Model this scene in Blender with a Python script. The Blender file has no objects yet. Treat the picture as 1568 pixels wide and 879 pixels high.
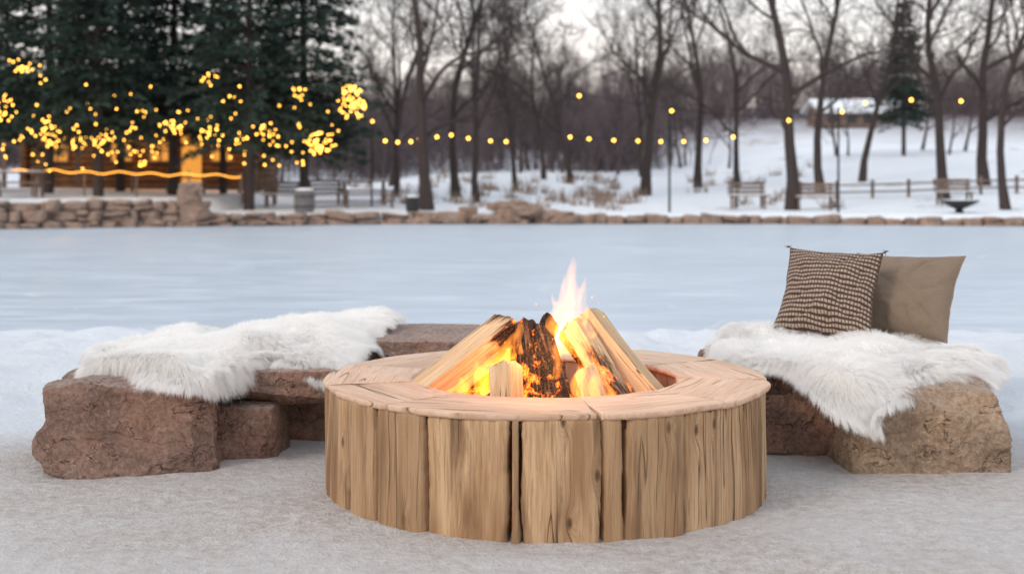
import bpy, math, random
import numpy as np
from mathutils import Vector, Matrix
random.seed(7)
RNG = np.random.default_rng(11)
scene = bpy.context.scene
COL = scene.collection

# ------------------------------------------------------------------ numeric noise
def _hash(ix, iy, iz, seed):
    h = (ix.astype(np.int64)*374761393 + iy.astype(np.int64)*668265263 + iz.astype(np.int64)*2147483647 + seed*1274126177) & 0xFFFFFFFF
    h = ((h ^ (h >> 13))*1274126177) & 0xFFFFFFFF
    h = ((h ^ (h >> 16))*2246822519) & 0xFFFFFFFF
    h = h ^ (h >> 15)
    return (h & 0xFFFFFF)/float(0xFFFFFF)*2-1
def vnoise(p, seed=0):
    p = np.asarray(p, float)
    i = np.floor(p); f = p-i; f = f*f*f*(f*(f*6-15)+10)
    i = i.astype(np.int64); r = 0
    for dx in (0, 1):
        wx = f[..., 0] if dx else 1-f[..., 0]
        for dy in (0, 1):
            wy = f[..., 1] if dy else 1-f[..., 1]
            for dz in (0, 1):
                wz = f[..., 2] if dz else 1-f[..., 2]
                r = r + wx*wy*wz*_hash(i[..., 0]+dx, i[..., 1]+dy, i[..., 2]+dz, seed)
    return r
def fbm(p, octv=4, seed=0, gain=.5):
    p = np.asarray(p, float); a = 1; s = 0; t = 0
    for o in range(octv):
        s = s + a*vnoise(p*(2**o)+o*17.3, seed+o); t += a; a *= gain
    return s/t
def sstep(x, a, b):
    t = np.clip((np.asarray(x, float)-a)/(b-a), 0, 1); return t*t*(3-2*t)

# ------------------------------------------------------------------ scene helpers
def mesh_obj(name, verts, faces, mats=None, parent=None, smooth=True, midx=None, fattr=None, vattr=None, cattr=None, uv=None):
    me = bpy.data.meshes.new(name)
    verts = np.asarray(verts, float).reshape(-1, 3)
    if isinstance(faces, np.ndarray):
        k = faces.shape[1]; nf = faces.shape[0]
        me.vertices.add(len(verts)); me.vertices.foreach_set('co', verts.ravel())
        me.loops.add(nf*k); me.loops.foreach_set('vertex_index', faces.astype(np.int32).ravel())
        me.polygons.add(nf)
        me.polygons.foreach_set('loop_start', np.arange(0, nf*k, k, dtype=np.int32))
        me.update(calc_edges=True)
    else:
        me.from_pydata([tuple(v) for v in verts], [], faces)
    me.validate()
    if smooth: me.polygons.foreach_set('use_smooth', [True]*len(me.polygons))
    if mats:
        for m in (mats if isinstance(mats, (list, tuple)) else [mats]): me.materials.append(m)
    if midx is not None: me.polygons.foreach_set('material_index', np.asarray(midx, np.int32))
    if fattr:
        for k_, v_ in fattr.items():
            a = me.attributes.new(k_, 'FLOAT', 'POINT'); a.data.foreach_set('value', np.asarray(v_, np.float32))
    if vattr:
        for k_, v_ in vattr.items():
            a = me.attributes.new(k_, 'FLOAT_VECTOR', 'POINT'); a.data.foreach_set('vector', np.asarray(v_, np.float32).ravel())
    if uv is not None:
        l = me.uv_layers.new(name='UVMap')
        vi = np.zeros(len(me.loops), np.int32); me.loops.foreach_get('vertex_index', vi)
        l.data.foreach_set('uv', np.asarray(uv, np.float32)[vi].ravel())
    me.update()
    ob = bpy.data.objects.new(name, me); COL.objects.link(ob)
    if parent: ob.parent = parent
    return ob
def empty(name, loc=(0, 0, 0)):
    e = bpy.data.objects.new(name, None); e.empty_display_size = .2; COL.objects.link(e); e.location = loc
    return e
class Geo:
    def __init__(s): s.v = []; s.f = []; s.m = []; s.n = 0
    def add(s, v, f, m=0):
        v = np.asarray(v, float).reshape(-1, 3)
        for q in f: s.f.append(tuple(int(i)+s.n for i in q)); s.m.append(m)
        s.v.append(v); s.n += len(v)
    def box(s, c, d, m=0, rz=0, rx=0):
        x, y, z = d[0]/2, d[1]/2, d[2]/2; b = min(x, y, z)*.18
        pts = []
        for sz in (-1, 1):
            for (px, py) in ((-1, -1), (1, -1), (1, 1), (-1, 1)): pts.append((px*(x-b), py*(y-b), sz*z))
        for sz in (-1, 1):
            for (px, py) in ((-1, -1), (1, -1), (1, 1), (-1, 1)): pts.append((px*x, py*y, sz*(z-b)))
        f = [(3, 2, 1, 0), (4, 5, 6, 7)]
        for i in range(4):
            j = (i+1) % 4
            f += [(i, j, 8+j, 8+i), (8+i, 8+j, 12+j, 12+i), (12+i, 12+j, 4+j, 4+i)]
        R = Matrix.Rotation(rz, 3, 'Z') @ Matrix.Rotation(rx, 3, 'X')
        v = [tuple(R @ Vector(p)+Vector(c)) for p in pts]
        s.add(v, f, m)
    def tube(s, pts, rad, sides=6, m=0, cap=True):
        pts = [Vector(p) for p in pts]; vs = []; fs = []
        for i, p in enumerate(pts):
            d = (pts[min(i+1, len(pts)-1)]-pts[max(i-1, 0)]).normalized()
            a = d.orthogonal().normalized() if abs(d.z) > .99 else d.cross(Vector((0, 0, 1))).normalized()
            b = d.cross(a); r = rad[i] if hasattr(rad, '__len__') else rad
            for k in range(sides):
                t = 2*math.pi*k/sides; vs.append(tuple(p+a*math.cos(t)*r+b*math.sin(t)*r))
        for i in range(len(pts)-1):
            for k in range(sides):
                k2 = (k+1) % sides
                fs.append((i*sides+k, i*sides+k2, (i+1)*sides+k2, (i+1)*sides+k))
        if cap:
            fs.append(tuple(range(sides))[::-1]); fs.append(tuple((len(pts)-1)*sides+k for k in range(sides)))
        s.add(vs, fs, m)
    def obj(s, name, mats, parent=None, smooth=False, **kw):
        return mesh_obj(name, np.concatenate(s.v), s.f, mats, parent, smooth, s.m, **kw)

# ------------------------------------------------------------------ material helper
class Mat:
    def __init__(s, name):
        s.m = bpy.data.materials.new(name); s.m.use_nodes = True; s.t = s.m.node_tree
        s.t.nodes.clear(); s.o = s.t.nodes.new('ShaderNodeOutputMaterial')
    def n(s, ty, **k):
        nd = s.t.nodes.new('ShaderNode'+ty)
        for a, b in k.items(): setattr(nd, a, b)
        return nd
    def set(s, sock, v):
        if isinstance(v, bpy.types.NodeSocket): s.t.links.new(v, sock)
        elif v is not None:
            if hasattr(v, '__len__') and len(v) == 3 and sock.type == 'RGBA': v = (*v, 1)
            sock.default_value = v
    def pos(s): return s.n('NewGeometry').outputs['Position']
    def objc(s): return s.n('TexCoord').outputs['Object']
    def attr(s, nm, out='Vector'): return s.n('Attribute', attribute_name=nm).outputs[out]
    def uv(s): return s.n('TexCoord').outputs['UV']
    def map(s, v, sc=(1, 1, 1), loc=(0, 0, 0)):
        nd = s.n('Mapping'); s.set(nd.inputs[0], v); nd.inputs['Scale'].default_value = sc; nd.inputs['Location'].default_value = loc
        return nd.outputs[0]
    def noise(s, v, scale=5, det=4, rough=.55, dist=0, out='Fac'):
        nd = s.n('TexNoise'); s.set(nd.inputs['Vector'], v); nd.inputs['Scale'].default_value = scale
        nd.inputs['Detail'].default_value = det; nd.inputs['Roughness'].default_value = rough; nd.inputs['Distortion'].default_value = dist
        return nd.outputs[out]
    def vor(s, v, scale=5, feat='F1', out='Distance', rnd=1, dim='3D'):
        nd = s.n('TexVoronoi', feature=feat, voronoi_dimensions=dim); s.set(nd.inputs['Vector'], v); nd.inputs['Scale'].default_value = scale
        nd.inputs['Randomness'].default_value = rnd
        return nd.outputs[out]
    def ramp(s, f, stops, interp='LINEAR'):
        nd = s.n('ValToRGB'); s.set(nd.inputs[0], f); cr = nd.color_ramp; cr.interpolation = interp
        while len(cr.elements) < len(stops): cr.elements.new(.5)
        for e, (p, c) in zip(cr.elements, stops):
            e.position = p; e.color = (c, c, c, 1) if not hasattr(c, '__len__') else (*c[:3], 1)
        return nd.outputs[0]
    def mix(s, f, a, b, mode='MIX'):
        nd = s.n('Mix', data_type='RGBA', blend_type=mode); s.set(nd.inputs[0], f); s.set(nd.inputs[6], a); s.set(nd.inputs[7], b)
        return nd.outputs[2]
    def math(s, op, a, b=None, c=None, clamp=False):
        nd = s.n('Math', operation=op, use_clamp=clamp); s.set(nd.inputs[0], a)
        if b is not None: s.set(nd.inputs[1], b)
        if c is not None: s.set(nd.inputs[2], c)
        return nd.outputs[0]
    def sep(s, v):
        nd = s.n('SeparateXYZ'); s.set(nd.inputs[0], v); return nd.outputs
    def comb(s, x, y, z):
        nd = s.n('CombineXYZ'); s.set(nd.inputs[0], x); s.set(nd.inputs[1], y); s.set(nd.inputs[2], z); return nd.outputs[0]
    def bump(s, h, st=.5, d=.01, nrm=None):
        nd = s.n('Bump'); s.set(nd.inputs['Height'], h); nd.inputs['Strength'].default_value = st; nd.inputs['Distance'].default_value = d
        if nrm is not None: s.set(nd.inputs['Normal'], nrm)
        return nd.outputs[0]
    def bsdf(s, col, rough=.8, nrm=None, spec=.3, **k):
        b = s.n('BsdfPrincipled'); s.set(b.inputs['Base Color'], col); s.set(b.inputs['Roughness'], rough)
        b.inputs['Specular IOR Level'].default_value = spec
        if nrm is not None: s.set(b.inputs['Normal'], nrm)
        for kk, vv in k.items(): s.set(b.inputs[kk.replace('_', ' ')], vv)
        return b
    def out(s, sh, vol=False):
        s.t.links.new(sh if isinstance(sh, bpy.types.NodeSocket) else sh.outputs[0], s.o.inputs['Volume' if vol else 'Surface']); return s.m

def simple(name, col, var=.25, scale=8, rough=.8, bump=.3, bd=.01):
    M = Mat(name); p = M.pos(); n = M.noise(p, scale, 5)
    c = M.ramp(n, [(.3, [x*(1-var) for x in col]), (.7, [min(1, x*(1+var)) for x in col])])
    return M.out(M.bsdf(c, rough, M.bump(M.noise(p, scale*3, 4), bump, bd)))
def emis(name, col, st):
    M = Mat(name); e = M.n('Emission'); e.inputs[0].default_value = (*col, 1); e.inputs[1].default_value = st
    M.out(e)
    try: M.m.cycles.emission_sampling = 'NONE'
    except Exception: pass
    return M.m

# ---- ground
def m_ground():
    M = Mat('snow_ground_mat'); p = M.pos(); s = M.sep(p)
    n1 = M.noise(p, 1.3, 6, .6); n2 = M.noise(p, 19, 6, .70); n3 = M.noise(p, 110, 3, .7)
    yy = M.math('ADD', s[1], M.math('MULTIPLY', M.math('SUBTRACT', n1, .5), 1.6))
    f = M.ramp(M.math('DIVIDE', yy, 10), [(.60, 0), (.66, 1)])
    sand = M.mix(M.ramp(n2, [(.35, 0), (.62, 1)]), (.56, .49, .445), (.78, .73, .695))
    sand = M.mix(M.ramp(n3, [(.38, .6), (.50, 0)]), sand, (.44, .37, .32))
    sand = M.mix(M.ramp(M.noise(p, .9, 3), [(.42, 0), (.62, .5)]), sand, (.80, .78, .77))
    snow = M.mix(n1, (.74, .79, .845), (.90, .92, .94))
    c = M.mix(f, sand, snow)
    wn = M.noise(p, .22, 6, .6)
    wood = M.math('MULTIPLY', M.ramp(M.math('DIVIDE', s[1], 200), [(.34, 0), (.46, 1)]), M.ramp(wn, [(.34, .55), (.5, 1)]))
    c = M.mix(wood, c, M.mix(M.noise(p, .8, 5), (.13, .10, .105), (.22, .175, .18)))
    patch = M.math('MULTIPLY', M.ramp(M.math('DIVIDE', s[1], 100), [(.365, 0), (.39, 1)]), M.ramp(M.noise(p, .38, 5, .62), [(.62, 0), (.68, .7)]))
    c = M.mix(patch, c, (.22, .17, .14))
    h = M.math('ADD', M.math('MULTIPLY', n2, 1.0), M.math('MULTIPLY', n3, .28))
    near = M.ramp(M.math('DIVIDE', s[1], 40), [(.15, 1), (.5, .3)])
    nd = M.n('Bump'); M.set(nd.inputs['Height'], h); M.set(nd.inputs['Strength'], near); nd.inputs['Distance'].default_value = .040
    return M.out(M.bsdf(c, .85, nd.outputs[0], .25))
def m_ice():
    M = Mat('ice_mat'); p = M.pos()
    n = M.noise(M.map(p, (.25, .9, 1)), 1, 5, .6); n2 = M.noise(M.map(p, (.5, 3, 1)), 1.3, 6, .7, 1.0)
    c = M.mix(n, (.44, .515, .59), (.56, .625, .69))
    c = M.mix(M.ramp(n2, [(.50, 0), (.70, .6)]), c, (.74, .78, .815))
    sc = M.vor(M.map(p, (.35, 1.6, 1)), 1.1, 'DISTANCE_TO_EDGE')
    c = M.mix(M.math('MULTIPLY', M.ramp(sc, [(0, .6), (.012, 0)]), M.ramp(M.noise(p, .5, 2), [(.46, 0), (.6, 1)])), c, (.86, .88, .9))
    r = M.ramp(n2, [(.3, .28), (.7, .6)])
    return M.out(M.bsdf(c, r, M.bump(n2, .08, .01), .45))
# ---- rock
def m_rock(name, a, b, dark, speck=1.0):
    M = Mat(name); p = M.objc()
    n1 = M.noise(p, 3.5, 8, .62); n2 = M.noise(p, 46, 7, .72); n4 = M.noise(p, 14, 6, .7, .5); v = M.vor(p, 150)
    c = M.mix(M.ramp(n1, [(.32, 0), (.66, 1)]), a, b)
    c = M.mix(M.ramp(M.noise(p, 2.2, 4, .6), [(.50, 0), (.62, .55)]), c, [b[0]*1.1, b[1]*.92, b[2]*.78])
    c = M.mix(M.ramp(n2, [(.38, .5), (.50, 0)]), c, dark)
    c = M.mix(M.ramp(n2, [(.53, 0), (.66, .55)]), c, [min(1, x*1.45) for x in b])
    c = M.mix(M.ramp(n4, [(.34, .5), (.46, 0)]), c, dark)
    c = M.mix(M.ramp(v, [(.12, .4*speck), (.3, 0)]), c, (.55, .46, .40))
    ck = M.math('ABSOLUTE', M.math('SUBTRACT', M.noise(M.map(p, (1, 1, 1.6), (4, 2, 1)), 3.2, 4, .6, .6), .5))
    ckm = M.math('MULTIPLY', M.ramp(ck, [(0, 1), (.008, 0)]), M.ramp(n4, [(.42, 0), (.52, 1)]))
    c = M.mix(M.math('MULTIPLY', ckm, .7), c, [x*.4 for x in dark])
    ls = M.math('ABSOLUTE', M.math('SUBTRACT', M.noise(M.map(p, (1, 1, 1), (9, 3, 7)), 2.6, 3, .6, 1.0), .5))
    c = M.mix(M.math('MULTIPLY', M.ramp(ls, [(0, .5), (.007, 0)]), M.ramp(n4, [(.48, 0), (.56, 1)])), c, (.52, .42, .36))
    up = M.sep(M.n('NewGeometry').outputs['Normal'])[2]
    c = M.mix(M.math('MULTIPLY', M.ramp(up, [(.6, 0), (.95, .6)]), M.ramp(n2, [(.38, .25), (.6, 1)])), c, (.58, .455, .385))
    h = M.math('ADD', M.math('MULTIPLY', n2, .5), M.math('ADD', M.math('MULTIPLY', n1, 1.2), M.math('MULTIPLY', n4, .8)))
    h = M.math('SUBTRACT', h, M.math('MULTIPLY', ckm, .5))
    nb = M.bump(h, 1.0, .035); nb = M.bump(M.noise(p, 170, 3, .7), .8, .005, nb)
    return M.out(M.bsdf(c, .78, nb, .35))
# ---- timber; grain along gc.y
def wood_nodes(M, g, light, mid, dark, fine=1.0, knots=1.0, broadamt=.8):
    lo = M.noise(M.map(g, (5, .9, 5)), 1, 3, .5, out='Color')
    gd = M.mix(.06, g, lo)
    kn = M.vor(M.map(g, (3.6, 1.7, 0)), 1, 'F1', dim='2D')
    kk = M.ramp(kn, [(0, 1), (.16, 0)], 'EASE')
    gs = M.sep(gd)
    gx = M.math('ADD', gs[0], M.math('MULTIPLY', kk, .022*knots))
    gv = M.comb(gx, gs[1], gs[2])
    g1 = M.noise(M.map(gv, (38*fine, 1.1, 38*fine)), 1, 8, .70, .3)
    g2 = M.noise(M.map(gv, (150*fine, 4, 150*fine)), 1, 4, .7)
    broad = M.noise(M.map(g, (7, 1.1, 7)), 1, 3, .55)
    c = M.mix(M.ramp(g1, [(.38, 1), (.60, 0)]), light, mid)
    c = M.mix(M.ramp(broad, [(.48, 0), (.64, broadamt)]), c, dark)
    c = M.mix(M.ramp(g2, [(.36, .7), (.50, 0)]), c, dark)
    c = M.mix(M.ramp(g1, [(.28, .9), (.35, 0)]), c, [x*.4 for x in dark])
    ring = M.ramp(M.math('FRACT', M.math('MULTIPLY', kn, 34)), [(.0, .6), (.4, 0), (1, 0)])
    c = M.mix(M.math('MULTIPLY', M.math('MULTIPLY', ring, M.ramp(kn, [(.04, 1), (.13, 0)])), knots), c, dark)
    c = M.mix(M.ramp(kn, [(.018, .92*knots), (.048, 0)]), c, [x*.30 for x in dark])
    chk = M.noise(M.map(gv, (16*fine, .55, 16*fine), (3, 1, 2)), 1, 2, .5)
    crack = M.ramp(M.math('ABSOLUTE', M.math('SUBTRACT', chk, .5)), [(0, 1), (.009, 0)])
    crack = M.math('MULTIPLY', crack, M.ramp(M.noise(M.map(g, (3, 2, 3)), 1, 2), [(.50, 0), (.56, 1)]))
    c = M.mix(M.math('MULTIPLY', crack, .85), c, (.03, .018, .01))
    h = M.math('ADD', M.math('MULTIPLY', g1, .9), M.math('MULTIPLY', g2, .5))
    h = M.math('SUBTRACT', h, M.math('MULTIPLY', crack, 1.5))
    return c, h
def m_wood(name, light, mid, dark, fine=1.0, bd=.006, knots=1.0, stain=0.0, broadamt=.8):
    M = Mat(name); c, h = wood_nodes(M, M.attr('gc'), light, mid, dark, fine, knots, broadamt)
    t = M.attr('tone', 'Fac')
    c = M.mix(M.ramp(t, [(0, .6), (1, 0)]), c, [x*.58 for x in mid])
    if stain:
        g = M.attr('gc'); sn = M.noise(M.map(g, (8, .7, 0)), 1, 5, .65, .6)
        c = M.mix(M.ramp(sn, [(.52, 0), (.62, stain)]), c, (.17, .095, .048))
    return M.out(M.bsdf(c, .72, M.bump(h, .8, bd), .3))
def m_log(name, light, mid, dark, bark=False):
    M = Mat(name); g = M.attr('gc')
    if bark:
        n = M.noise(M.map(g, (18, 5, 18)), 1, 6, .7); c = M.mix(n, (.06, .038, .025), (.22, .15, .10)); h = M.math('MULTIPLY', n, 3)
    else:
        c, h = wood_nodes(M, g, light, mid, dark, 1.5, 0, .35)
    ch = M.attr('char', 'Fac')
    nn = M.noise(M.map(g, (22, 5, 22)), 1, 4, .6)
    cf = M.math('ADD', ch, M.math('MULTIPLY', M.math('SUBTRACT', nn, .5), .9))
    cm = M.ramp(cf, [(.46, 0), (.60, 1)]); cm0 = M.ramp(cf, [(.34, 0), (.52, 1)])
    dis = M.mix(.06, g, M.noise(g, 25, 3, out='Color'))
    cell = M.vor(M.map(dis, (70, 16, 70)), 1, 'DISTANCE_TO_EDGE')
    chc = M.mix(M.ramp(cell, [(0, 0), (.18, 1)]), (.006, .004, .003), (.050, .034, .028))
    chc = M.mix(M.ramp(M.noise(M.map(g, (70, 4, 70)), 1, 4), [(.50, 0), (.62, .7)]), chc, (.20, .12, .08))
    c = M.mix(cm0, c, (.15, .07, .033)); c = M.mix(cm, c, chc)
    hh = M.math('ADD', h, M.math('MULTIPLY', M.math('MULTIPLY', M.ramp(cell, [(0, 0), (.3, 1)]), cm), 2.0))
    zz = M.ramp(M.sep(M.pos())[2], [(.40, 1), (.50, .40), (.58, .0)])
    gl = M.ramp(M.math('ADD', M.noise(M.pos(), 17, 4, .6), M.math('MULTIPLY', zz, .14)), [(.60, 0), (.72, 1)])
    em = M.math('MULTIPLY', M.math('MULTIPLY', M.ramp(cell, [(0, 1), (.10, .40), (.3, .14)]), cm0), gl)
    em = M.math('MULTIPLY', em, 7)
    b = M.bsdf(c, .8, M.bump(hh, .9, .006), .25)
    M.set(b.inputs['Emission Color'], (1, .17, .015)); M.set(b.inputs['Emission Strength'], em)
    return M.out(b)
MG = m_ground(); MI = m_ice()
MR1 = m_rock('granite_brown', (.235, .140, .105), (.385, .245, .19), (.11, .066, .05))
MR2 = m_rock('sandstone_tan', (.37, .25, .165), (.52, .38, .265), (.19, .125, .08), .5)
MRW = m_rock('wall_stone_mat', (.22, .145, .11), (.46, .33, .26), (.12, .08, .06), 0)
MWS = m_wood('stave_wood', (.62, .415, .245), (.46, .275, .145), (.28, .150, .070), 1, .006, 1, .8)
MWT = m_wood('rim_wood', (.80, .575, .425), (.70, .465, .32), (.50, .30, .185), .8, .005, .4, 0, .45)
MWI = m_wood('inner_wood', (.52, .35, .23), (.38, .25, .16), (.18, .10, .06), 1, .006, 0)
ML = m_log('split_wood', (.78, .56, .35), (.64, .43, .24), (.40, .235, .12))
MB = m_log('bark', (.2, .1, .1), (.1, .1, .1), (.1, .1, .1), True)

# ------------------------------------------------------------------ terrain
def shore(x):
    x = np.asarray(x, float)
    return 36-np.clip(-3-x, 0, 14)*.36-np.clip(x-7, 0, 14)*.28
def near_shore(x):
    x = np.asarray(x, float)
    return 10.8+.40*vnoise(np.stack([x*.7, x*0, x*0], -1), 5)+.22*vnoise(np.stack([x*2.3, x*0+3, x*0], -1), 6)+.08*vnoise(np.stack([x*7, x*0+3, x*0], -1), 7)
def terrain(x, y):
    x = np.asarray(x, float); y = np.asarray(y, float)
    p = np.stack([x, y, x*0], -1)
    near = .014*fbm(p*2.2, 3, 3)+.011*fbm(p*9, 3, 4)
    bank = sstep(y+.35*vnoise(p*1.1, 8), 6.4, 7.4)*(1-sstep(y, 9.9, 10.7))
    near = near+bank*(.07+.08*fbm(p*1.6, 4, 9)+.065*fbm(p*6, 3, 10))
    ns = near_shore(x); near = near-.22*sstep(y, ns-.15, ns+.5)
    t = y-shore(x)
    plat = .60-.34*sstep(x, -8.75, -8.35)
    slope = .018+.022*sstep(x, -9, -2)
    up = plat+np.clip(t-2, 0, 60)*slope+sstep(x, 6, 16)*sstep(t, 4, 34)*1.0
    up = up+np.clip(t-36, 0, 70)*.070+.10*fbm(p*.25, 4, 21)*sstep(t, .5, 6)+.35*fbm(p*.06, 3, 22)*sstep(t, 10, 30)
    far = sstep(t, .02, .5)
    return np.where(y < 22, near, -.25*(1-far)+up*far)
def tz(x, y): return float(terrain(np.array([x]), np.array([y]))[0])
nx, ny = 340, 430
u = np.linspace(-1, 1, nx)
gx = 6*u+30*u**3+360*np.sign(u)*np.abs(u)**7
ys = np.concatenate([np.linspace(-60, 1.5, 30)[:-1], np.arange(1.5, 11.8, .035), np.linspace(11.8, 31, 12)[1:-1], np.arange(31, 46, .2), np.arange(46, 100, .9), np.linspace(100, 520, 50)])
X, Y = np.meshgrid(gx, ys); Z = terrain(X, Y)
V = np.stack([X, Y, Z], -1).reshape(-1, 3); w = nx; hN = len(ys)
idx = np.arange((hN-1)*(w-1)); r, c_ = idx//(w-1), idx % (w-1)
F = np.stack([r*w+c_, r*w+c_+1, (r+1)*w+c_+1, (r+1)*w+c_], -1)
mesh_obj('snow_ground', V, F, MG)
ix = np.linspace(-120, 120, 60); iy = np.linspace(9.5, 38, 30)
X, Y = np.meshgrid(ix, iy); V = np.stack([X, Y, X*0-.035], -1).reshape(-1, 3)
idx = np.arange(29*59); r, c_ = idx//59, idx % 59
mesh_obj('frozen_lake_ice', V, np.stack([r*60+c_, r*60+c_+1, (r+1)*60+c_+1, (r+1)*60+c_], -1), MI)

# ------------------------------------------------------------------ stones
def cube_sphere(n):
    g = np.linspace(-1, 1, n+1); vs = []; fs = []; base = 0
    for ax in range(3):
        for sg in (-1, 1):
            A, B = np.meshgrid(g, g, indexing='ij'); C = np.full_like(A, sg)
            o = [None]*3; o[ax] = C; o[(ax+1) % 3] = A; o[(ax+2) % 3] = B
            vs.append(np.stack(o, -1).reshape(-1, 3))
            i, j = np.meshgrid(np.arange(n), np.arange(n), indexing='ij')
            a = (i*(n+1)+j+base).ravel()
            q = np.stack([a, a+n+1, a+n+2, a+1], -1)
            if sg < 0: q = q[:, ::-1]
            fs.append(q); base += (n+1)**2
    V = np.concatenate(vs); F = np.concatenate(fs)
    _, ui, inv = np.unique(np.round(V*1000).astype(int), axis=0, return_index=True, return_inverse=True)
    return V[ui], inv.ravel()[F]
def rock_verts(V, size, k=7, cuts=7, seed=0, rough=.03, fine=.006, dlo=.70, dhi=.88, chips=0, warp=0):
    rg = np.random.default_rng(seed)
    s = (np.abs(V)**k).sum(1)**(-1/k); P = V*s[:, None]
    if warp:
        for ax in range(3): P[:, ax] = P[:, ax]+warp*vnoise(V*.8+seed*1.3+ax*9, seed+ax)
        P[:, :2] *= (1-.05*P[:, 2:3])
    for _ in range(cuts):
        n = rg.normal(size=3); n[2] *= .6; n /= np.linalg.norm(n)
        d = np.abs(n).sum()*rg.uniform(dlo, dhi)
        e = P@n-d; P = P-np.clip(e, 0, None)[:, None]*n*.97
    for _ in range(chips):
        n = rg.normal(size=3); n[rg.integers(3)] *= .1; n /= np.linalg.norm(n)
        c = np.sign(n)*np.array([1, 1, 1]); c[np.argmin(np.abs(n))] = rg.uniform(-1, 1)
        d = c@n-rg.uniform(.04, .16)
        wgt = np.exp(-(((P-c)[:, np.argmin(np.abs(n))])/rg.uniform(.15, .5))**4)
        e = P@n-d; P = P-(np.clip(e, 0, None)*wgt)[:, None]*n
    hs = np.array(size)/2; P = P*hs
    N = P/np.linalg.norm(P, axis=1)[:, None]
    n1 = fbm(P*4+seed*3.1, 4, seed); n2 = fbm(P*30+seed, 4, seed+5, .6); n3 = 1-np.abs(fbm(P*8+seed*2, 4, seed+9))*2
    st = fbm(P*5+seed*1.7, 2, seed+13)*5; st = (np.floor(st)+sstep(st-np.floor(st), .40, .60))/5
    return P+N*(n1*rough*.6+n2*fine+n3*rough*.3+st*rough*1.2)[:, None]
CS = cube_sphere(76); CSl = cube_sphere(30); CSs = cube_sphere(4)
def rock(name, parent, c, size, rz=0, seed=0, mat=None, rough=.03, cuts=7, k=24, tilt=(0, 0), hi=True):
    B = CS if hi else CSl
    P = rock_verts(B[0], size, k, cuts, seed, rough, .007, .76, .93, 14, .10 if hi else 0)
    ob = mesh_obj(name, P, B[1], mat, parent); ob.location = c; ob.rotation_euler = (tilt[0], tilt[1], rz)
    return ob
bL = empty('stone_bench'); bR = empty('stone_bench')
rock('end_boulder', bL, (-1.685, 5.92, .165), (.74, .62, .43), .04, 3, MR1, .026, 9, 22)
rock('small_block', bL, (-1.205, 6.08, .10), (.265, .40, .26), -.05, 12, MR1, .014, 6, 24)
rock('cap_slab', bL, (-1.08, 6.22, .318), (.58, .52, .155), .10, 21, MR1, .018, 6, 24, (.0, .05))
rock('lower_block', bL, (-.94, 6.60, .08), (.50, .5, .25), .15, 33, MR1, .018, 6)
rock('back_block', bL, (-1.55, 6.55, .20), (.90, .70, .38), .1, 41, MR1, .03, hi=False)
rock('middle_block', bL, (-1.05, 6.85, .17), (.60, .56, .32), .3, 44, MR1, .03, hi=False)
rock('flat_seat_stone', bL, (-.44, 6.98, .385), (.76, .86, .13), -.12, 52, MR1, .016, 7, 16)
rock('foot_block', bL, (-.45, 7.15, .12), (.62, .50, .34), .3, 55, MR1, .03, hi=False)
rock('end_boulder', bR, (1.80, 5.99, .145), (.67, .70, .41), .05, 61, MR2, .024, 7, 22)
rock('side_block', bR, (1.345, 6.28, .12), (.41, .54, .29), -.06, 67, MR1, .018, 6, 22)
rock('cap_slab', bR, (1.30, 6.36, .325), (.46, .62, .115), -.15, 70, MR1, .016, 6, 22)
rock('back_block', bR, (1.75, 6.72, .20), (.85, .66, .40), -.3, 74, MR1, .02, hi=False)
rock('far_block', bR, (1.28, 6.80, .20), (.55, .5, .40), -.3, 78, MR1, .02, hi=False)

# ------------------------------------------------------------------ stone walls on far shore
def wall(name, x0, x1, h, courses, seed, off=0.0, zb=-.12):
    rg = np.random.default_rng(seed); vs = []; fs = []; n = 0
    z = zb
    for c in range(courses):
        ch = (h-zb)/courses; x = x0-rg.uniform(0, .3)
        while x < x1:
            L = rg.uniform(.16, .75)
            parts = [(0, 1)] if rg.random() < .6 else [(0, .5), (.5, .5)]
            for (b0, bh) in parts:
                hh = ch*bh*rg.uniform(.75, 1.3); y = float(shore(x+L/2))+.22+off+rg.uniform(-.12, .08)+c*.04
                P = rock_verts(CSs[0], (L*.98, .5, hh*1.02), 9, 5, int(rg.integers(1e6)), .045, .0)
                t = rg.uniform(-.14, .14); Pz = P[:, 2]+P[:, 0]*t; P[:, 2] = Pz
                P = P+np.array([x+L/2, y, z+ch*(b0+bh/2)+rg.uniform(-.03, .03)])
                vs.append(P); fs.append(CSs[1]+n); n += len(P)
            x += L
        z += ch
    return mesh_obj(name, np.concatenate(vs), np.concatenate(fs), MRW, smooth=True)
wall('stone_retaining_wall', -26, -8.6, .64, 3, 1)
wall('stone_retaining_wall', -8.6, -2.2, .28, 2, 2)
wall('stone_retaining_wall', 1.6, 26, .17, 1, 3)
def pile(name, items, mat=MRW):
    vs = []; fs = []; n = 0
    for i, (x, y, z, sx, sy, sz) in enumerate(items):
        P = rock_verts(cs8[0], (sx, sy, sz), 8, 6, 900+i*7+int(abs(x)*13), .05, .01)
        a = random.uniform(-.4, .4); R = np.array([[math.cos(a), -math.sin(a), 0], [math.sin(a), math.cos(a), 0], [0, 0, 1]])
        vs.append(P@R.T+np.array([x, y, z])); fs.append(cs8[1]+n); n += len(P)
    return mesh_obj(name, np.concatenate(vs), np.concatenate(fs), mat)
cs8 = cube_sphere(9)
pile('stone_pillar', [(-8.4+random.uniform(-.04, .04), float(shore(-8.4))+.1, z, random.uniform(.48, .58), .5, .22) for z in (.0, .17, .34, .51, .68, .85, 1.0)])
it = []
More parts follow.
